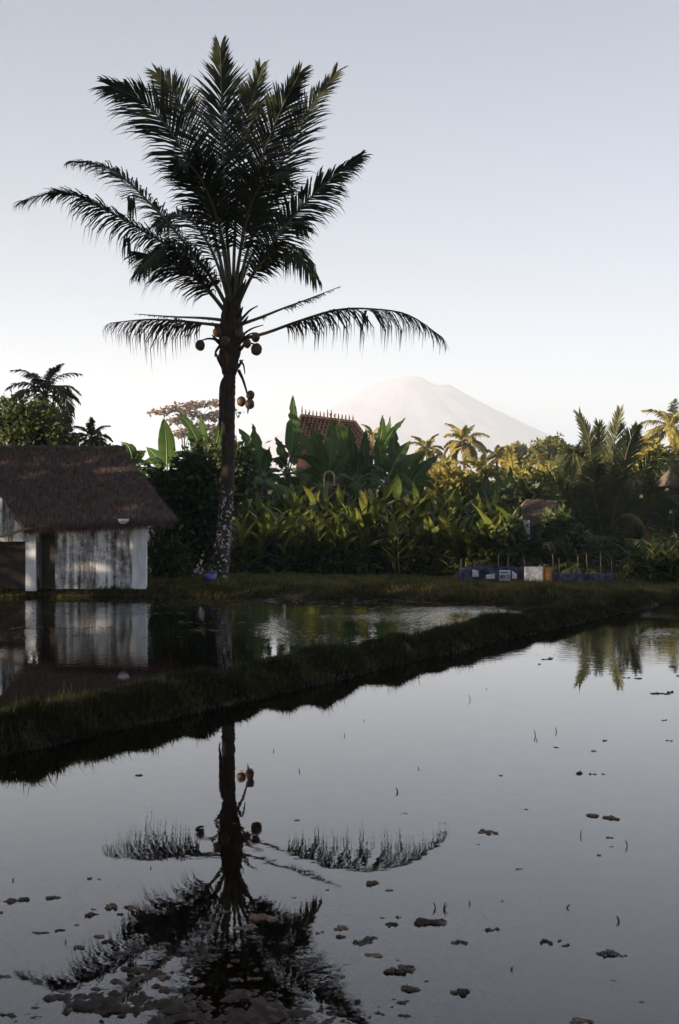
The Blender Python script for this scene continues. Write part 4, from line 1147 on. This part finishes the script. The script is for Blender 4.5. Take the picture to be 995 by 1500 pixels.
# unseen trees added on the near left, sized to throw the evening shade
for i, (x, y, h) in enumerate(((-22, -14, 14), (-23, -7, 15), (-21, 0, 14), (-23, 7, 16), (-21, 13, 15), (-23, 19, 16), (-22, 25, 15), (-24, 31, 14), (-22, 36.5, 12), (-20, -22, 14), (-22, 43, 2.4), (-23, 49, 2.5), (-22, 55, 2.8), (-23, 61, 9.5), (-22, 66, 7.5), (-23, 71, 6.8), (-26.5, 76, 7.6))):
    lb_ = []; h *= 1.3
    for q in range(9):
        a = q * 2.4; lb_.append((Vector((x + math.cos(a) * 2.2 * (q % 3 > 0), y + math.sin(a) * 2.4, h * (.2 + .085 * q))), 2.6, 3.2, 2.4))
    tree((x, y, gz(x, y)), h * .85, lb_, 7000, .55, M['tree'], 'unseen leafy tree added to cast the evening shade', 'unseen trees added for shade', 80 + i, tr=.28)

# ---------------------------------------------------------------- clods and stubble in the water
def wpx(px, py):
    Y = CH * F / (py - 750.0)
    return Vector(((px - 497.5) / F * Y, Y, 0))


CL = [  # px, py, width px, height px, paler lit tone?
    (24, 1320, 34, 12, 0), (78, 1314, 22, 7, 0), (165, 1329, 20, 10, 1), (192, 1330, 22, 5, 1), (130, 1342, 14, 9, 1), (88, 1363, 16, 4, 0), (112, 1355, 10, 4, 0), (58, 1367, 20, 4, 0), (115, 1388, 18, 10, 1), (145, 1372, 18, 7, 1),
    (204, 1136, 10, 5, 0), (132, 1287, 8, 5, 0), (146, 1288, 8, 3, 0), (546, 1294, 20, 12, 1), (570, 1305, 12, 4, 1), (573, 1355, 18, 7, 0), (560, 1345, 8, 3, 0), (626, 1352, 46, 15, 0), (673, 1455, 28, 15, 0), (714, 1220, 34, 6, 1), (707, 1217, 10, 7, 1),
    (868, 1195, 18, 7, 1), (896, 1199, 22, 6, 1), (892, 1227, 12, 4, 0), (877, 1253, 6, 5, 0), (760, 1273, 12, 4, 1), (800, 1380, 20, 6, 0), (820, 1378, 8, 5, 0), (828, 1385, 14, 4, 0), (888, 1398, 34, 7, 0), (908, 1399, 20, 4, 0), (720, 1361, 24, 7, 0), (852, 1495, 32, 6, 1),
    (870, 1100, 9, 5, 0), (886, 1085, 6, 5, 0), (850, 1133, 10, 7, 0), (868, 1134, 12, 3, 0), (884, 1134, 8, 3, 0), (966, 1016, 26, 4, 0), (982, 1014, 10, 5, 0), (980, 1085, 10, 3, 0), (985, 977, 14, 4, 0), (997, 990, 12, 4, 0), (935, 994, 12, 3, 0), (918, 993, 12, 3, 0), (900, 996, 10, 2, 0), (808, 964, 9, 3, 0), (790, 973, 5, 3, 0), (800, 966, 16, 2, 0), (974, 1055, 12, 3, 0), (585, 1420, 44, 14, 0), (600, 1448, 30, 9, 0), (548, 1400, 30, 6, 0), (500, 1360, 22, 10, 1), (500, 1372, 18, 8, 0), (385, 1345, 46, 10, 1), (360, 1357, 36, 7, 1), (590, 1468, 18, 5, 0), (468, 1366, 14, 6, 1), (232, 1388, 18, 7, 1), (180, 1395, 20, 6, 1), (700, 1237, 5, 3, 0),
]
rc = random.Random(5)
for i in range(46):
    CL.append((rc.gauss(330, 170), rc.uniform(1335, 1492), rc.uniform(8, 26), rc.uniform(4, 9), int(rc.random() < .35)))
for i in range(22):
    CL.append((rc.uniform(20, 980), rc.uniform(1090, 1480), rc.uniform(5, 10), rc.uniform(2, 4), int(rc.random() < .3)))
for i, (px, py, w, h, dry) in enumerate(CL):  # dry picks the clod colour that carries warm light
    c = wpx(px, py); k = c.y / F; rx = w / 2 * k * 1.05; rz = h * k * .42
    b = MB()
    nb_ = 5 if w > 14 else 3
    for q in range(nb_):
        o = Vector(((q - (nb_ - 1) / 2) * rx * 1.5 / nb_ + random.uniform(-.15, .15) * rx, random.uniform(-.55, .55) * rx, -rz * .2 * random.uniform(0, 2.5)))
        b.blob(c + o, rx * random.uniform(.2, .55), rx * random.uniform(.25, .6), rz * random.uniform(.65, 1.15), 18, 12, .62, i * 3.1 + q)
    o = b.build('mud_clod', M['clod_lit' if dry else 'clod'], None, True)
    tag(o, 'mud clod coloured pale as if lit, breaking the still water' if dry else 'dark wet mud clod breaking the still water', 'mud clod', 'pale lit-toned clods in the front paddy' if dry else 'wet clods in the front paddy')
ST = [(690, 1025, 12), (785, 1078, 10), (816, 1072, 9), (788, 1085, 6), (640, 1330, 15), (648, 1332, 15), (828, 1330, 10), (712, 1010, 3), (850, 1225, 9), (920, 1240, 10), (748, 1420, 5), (910, 1350, 12), (290, 1252, 5), (18, 1290, 6), (615, 1126, 6), (584, 1160, 9), (533, 1056, 4), (505, 1078, 5), (220, 1272, 5), (98, 1380, 5), (690, 1324, 6), (440, 1130, 6), (400, 1100, 4)]
for i, (px, py, h) in enumerate(ST):
    c = wpx(px, py); k = c.y / F
    b = MB()
    ln_ = random.choice((-1, 1)) * random.uniform(.2, .6)
    for q in range(2):
        e = c + Vector((ln_ * random.uniform(.6, 1.3) * h * k, random.uniform(-.3, .3) * h * k, h * k * random.uniform(.4, 1.0)))
        b.tube([c - Vector((0, 0, .03)), c.lerp(e, .55), e], [.0035, .003, .0012], 4)
    tag(b.build('rice_stubble', M['stubble'], None), 'tiny dark tuft of stubble poking out of the still water', 'stubble', 'stubble tufts in the front paddy')

# floating weed and scum on the far paddy
g = np.random.default_rng(55); n = 5200
y = g.uniform(23, 33.6, n); x = g.uniform(-9, 6, n)
kp = (height(x, y) < -.01) & (dike_s(x, y) > .9) & ((vn(x * .35, y, 1.6, 61) + .25 * vn(x, y, 5, 62)) > .78)
x, y = x[kp], y[kp]; n = len(x); a = g.uniform(0, 6.28, n); r = g.uniform(.012, .05, n)
V = np.stack([np.stack([x + r * 1.6 * np.cos(a + q), y + r * np.sin(a + q), np.full(n, .006) + .006 * g.random(n)], 1) for q in (0, 1.4, 3.0, 4.6)], 1).reshape(-1, 3)
i = np.arange(n) * 4
tag(link('floating_weed', np_mesh('floating_weed', V, np.stack([i, i + 1, i + 2, i + 3], 1), M['shrub'])), 'bits of floating weed scattered over the far paddy', 'weed', kind='stuff')

# ---------------------------------------------------------------- haze
hz = MB(); hz.box((-1400, -200, -6), (2000, 7500, 612))
m, nt, N, L, b, o = nodes_of('haze_air'); N.remove(b)
pv = N.new('ShaderNodeVolumePrincipled'); pv.inputs['Color'].default_value = (0.83, 0.90, 1.0, 1); pv.inputs['Density'].default_value = 2.5e-4
L.new(pv.outputs[0], o.inputs['Volume'])
hzo = hz.build('haze', m); tag(hzo, 'pale evening haze over the fields and the volcano', 'haze', kind='stuff')
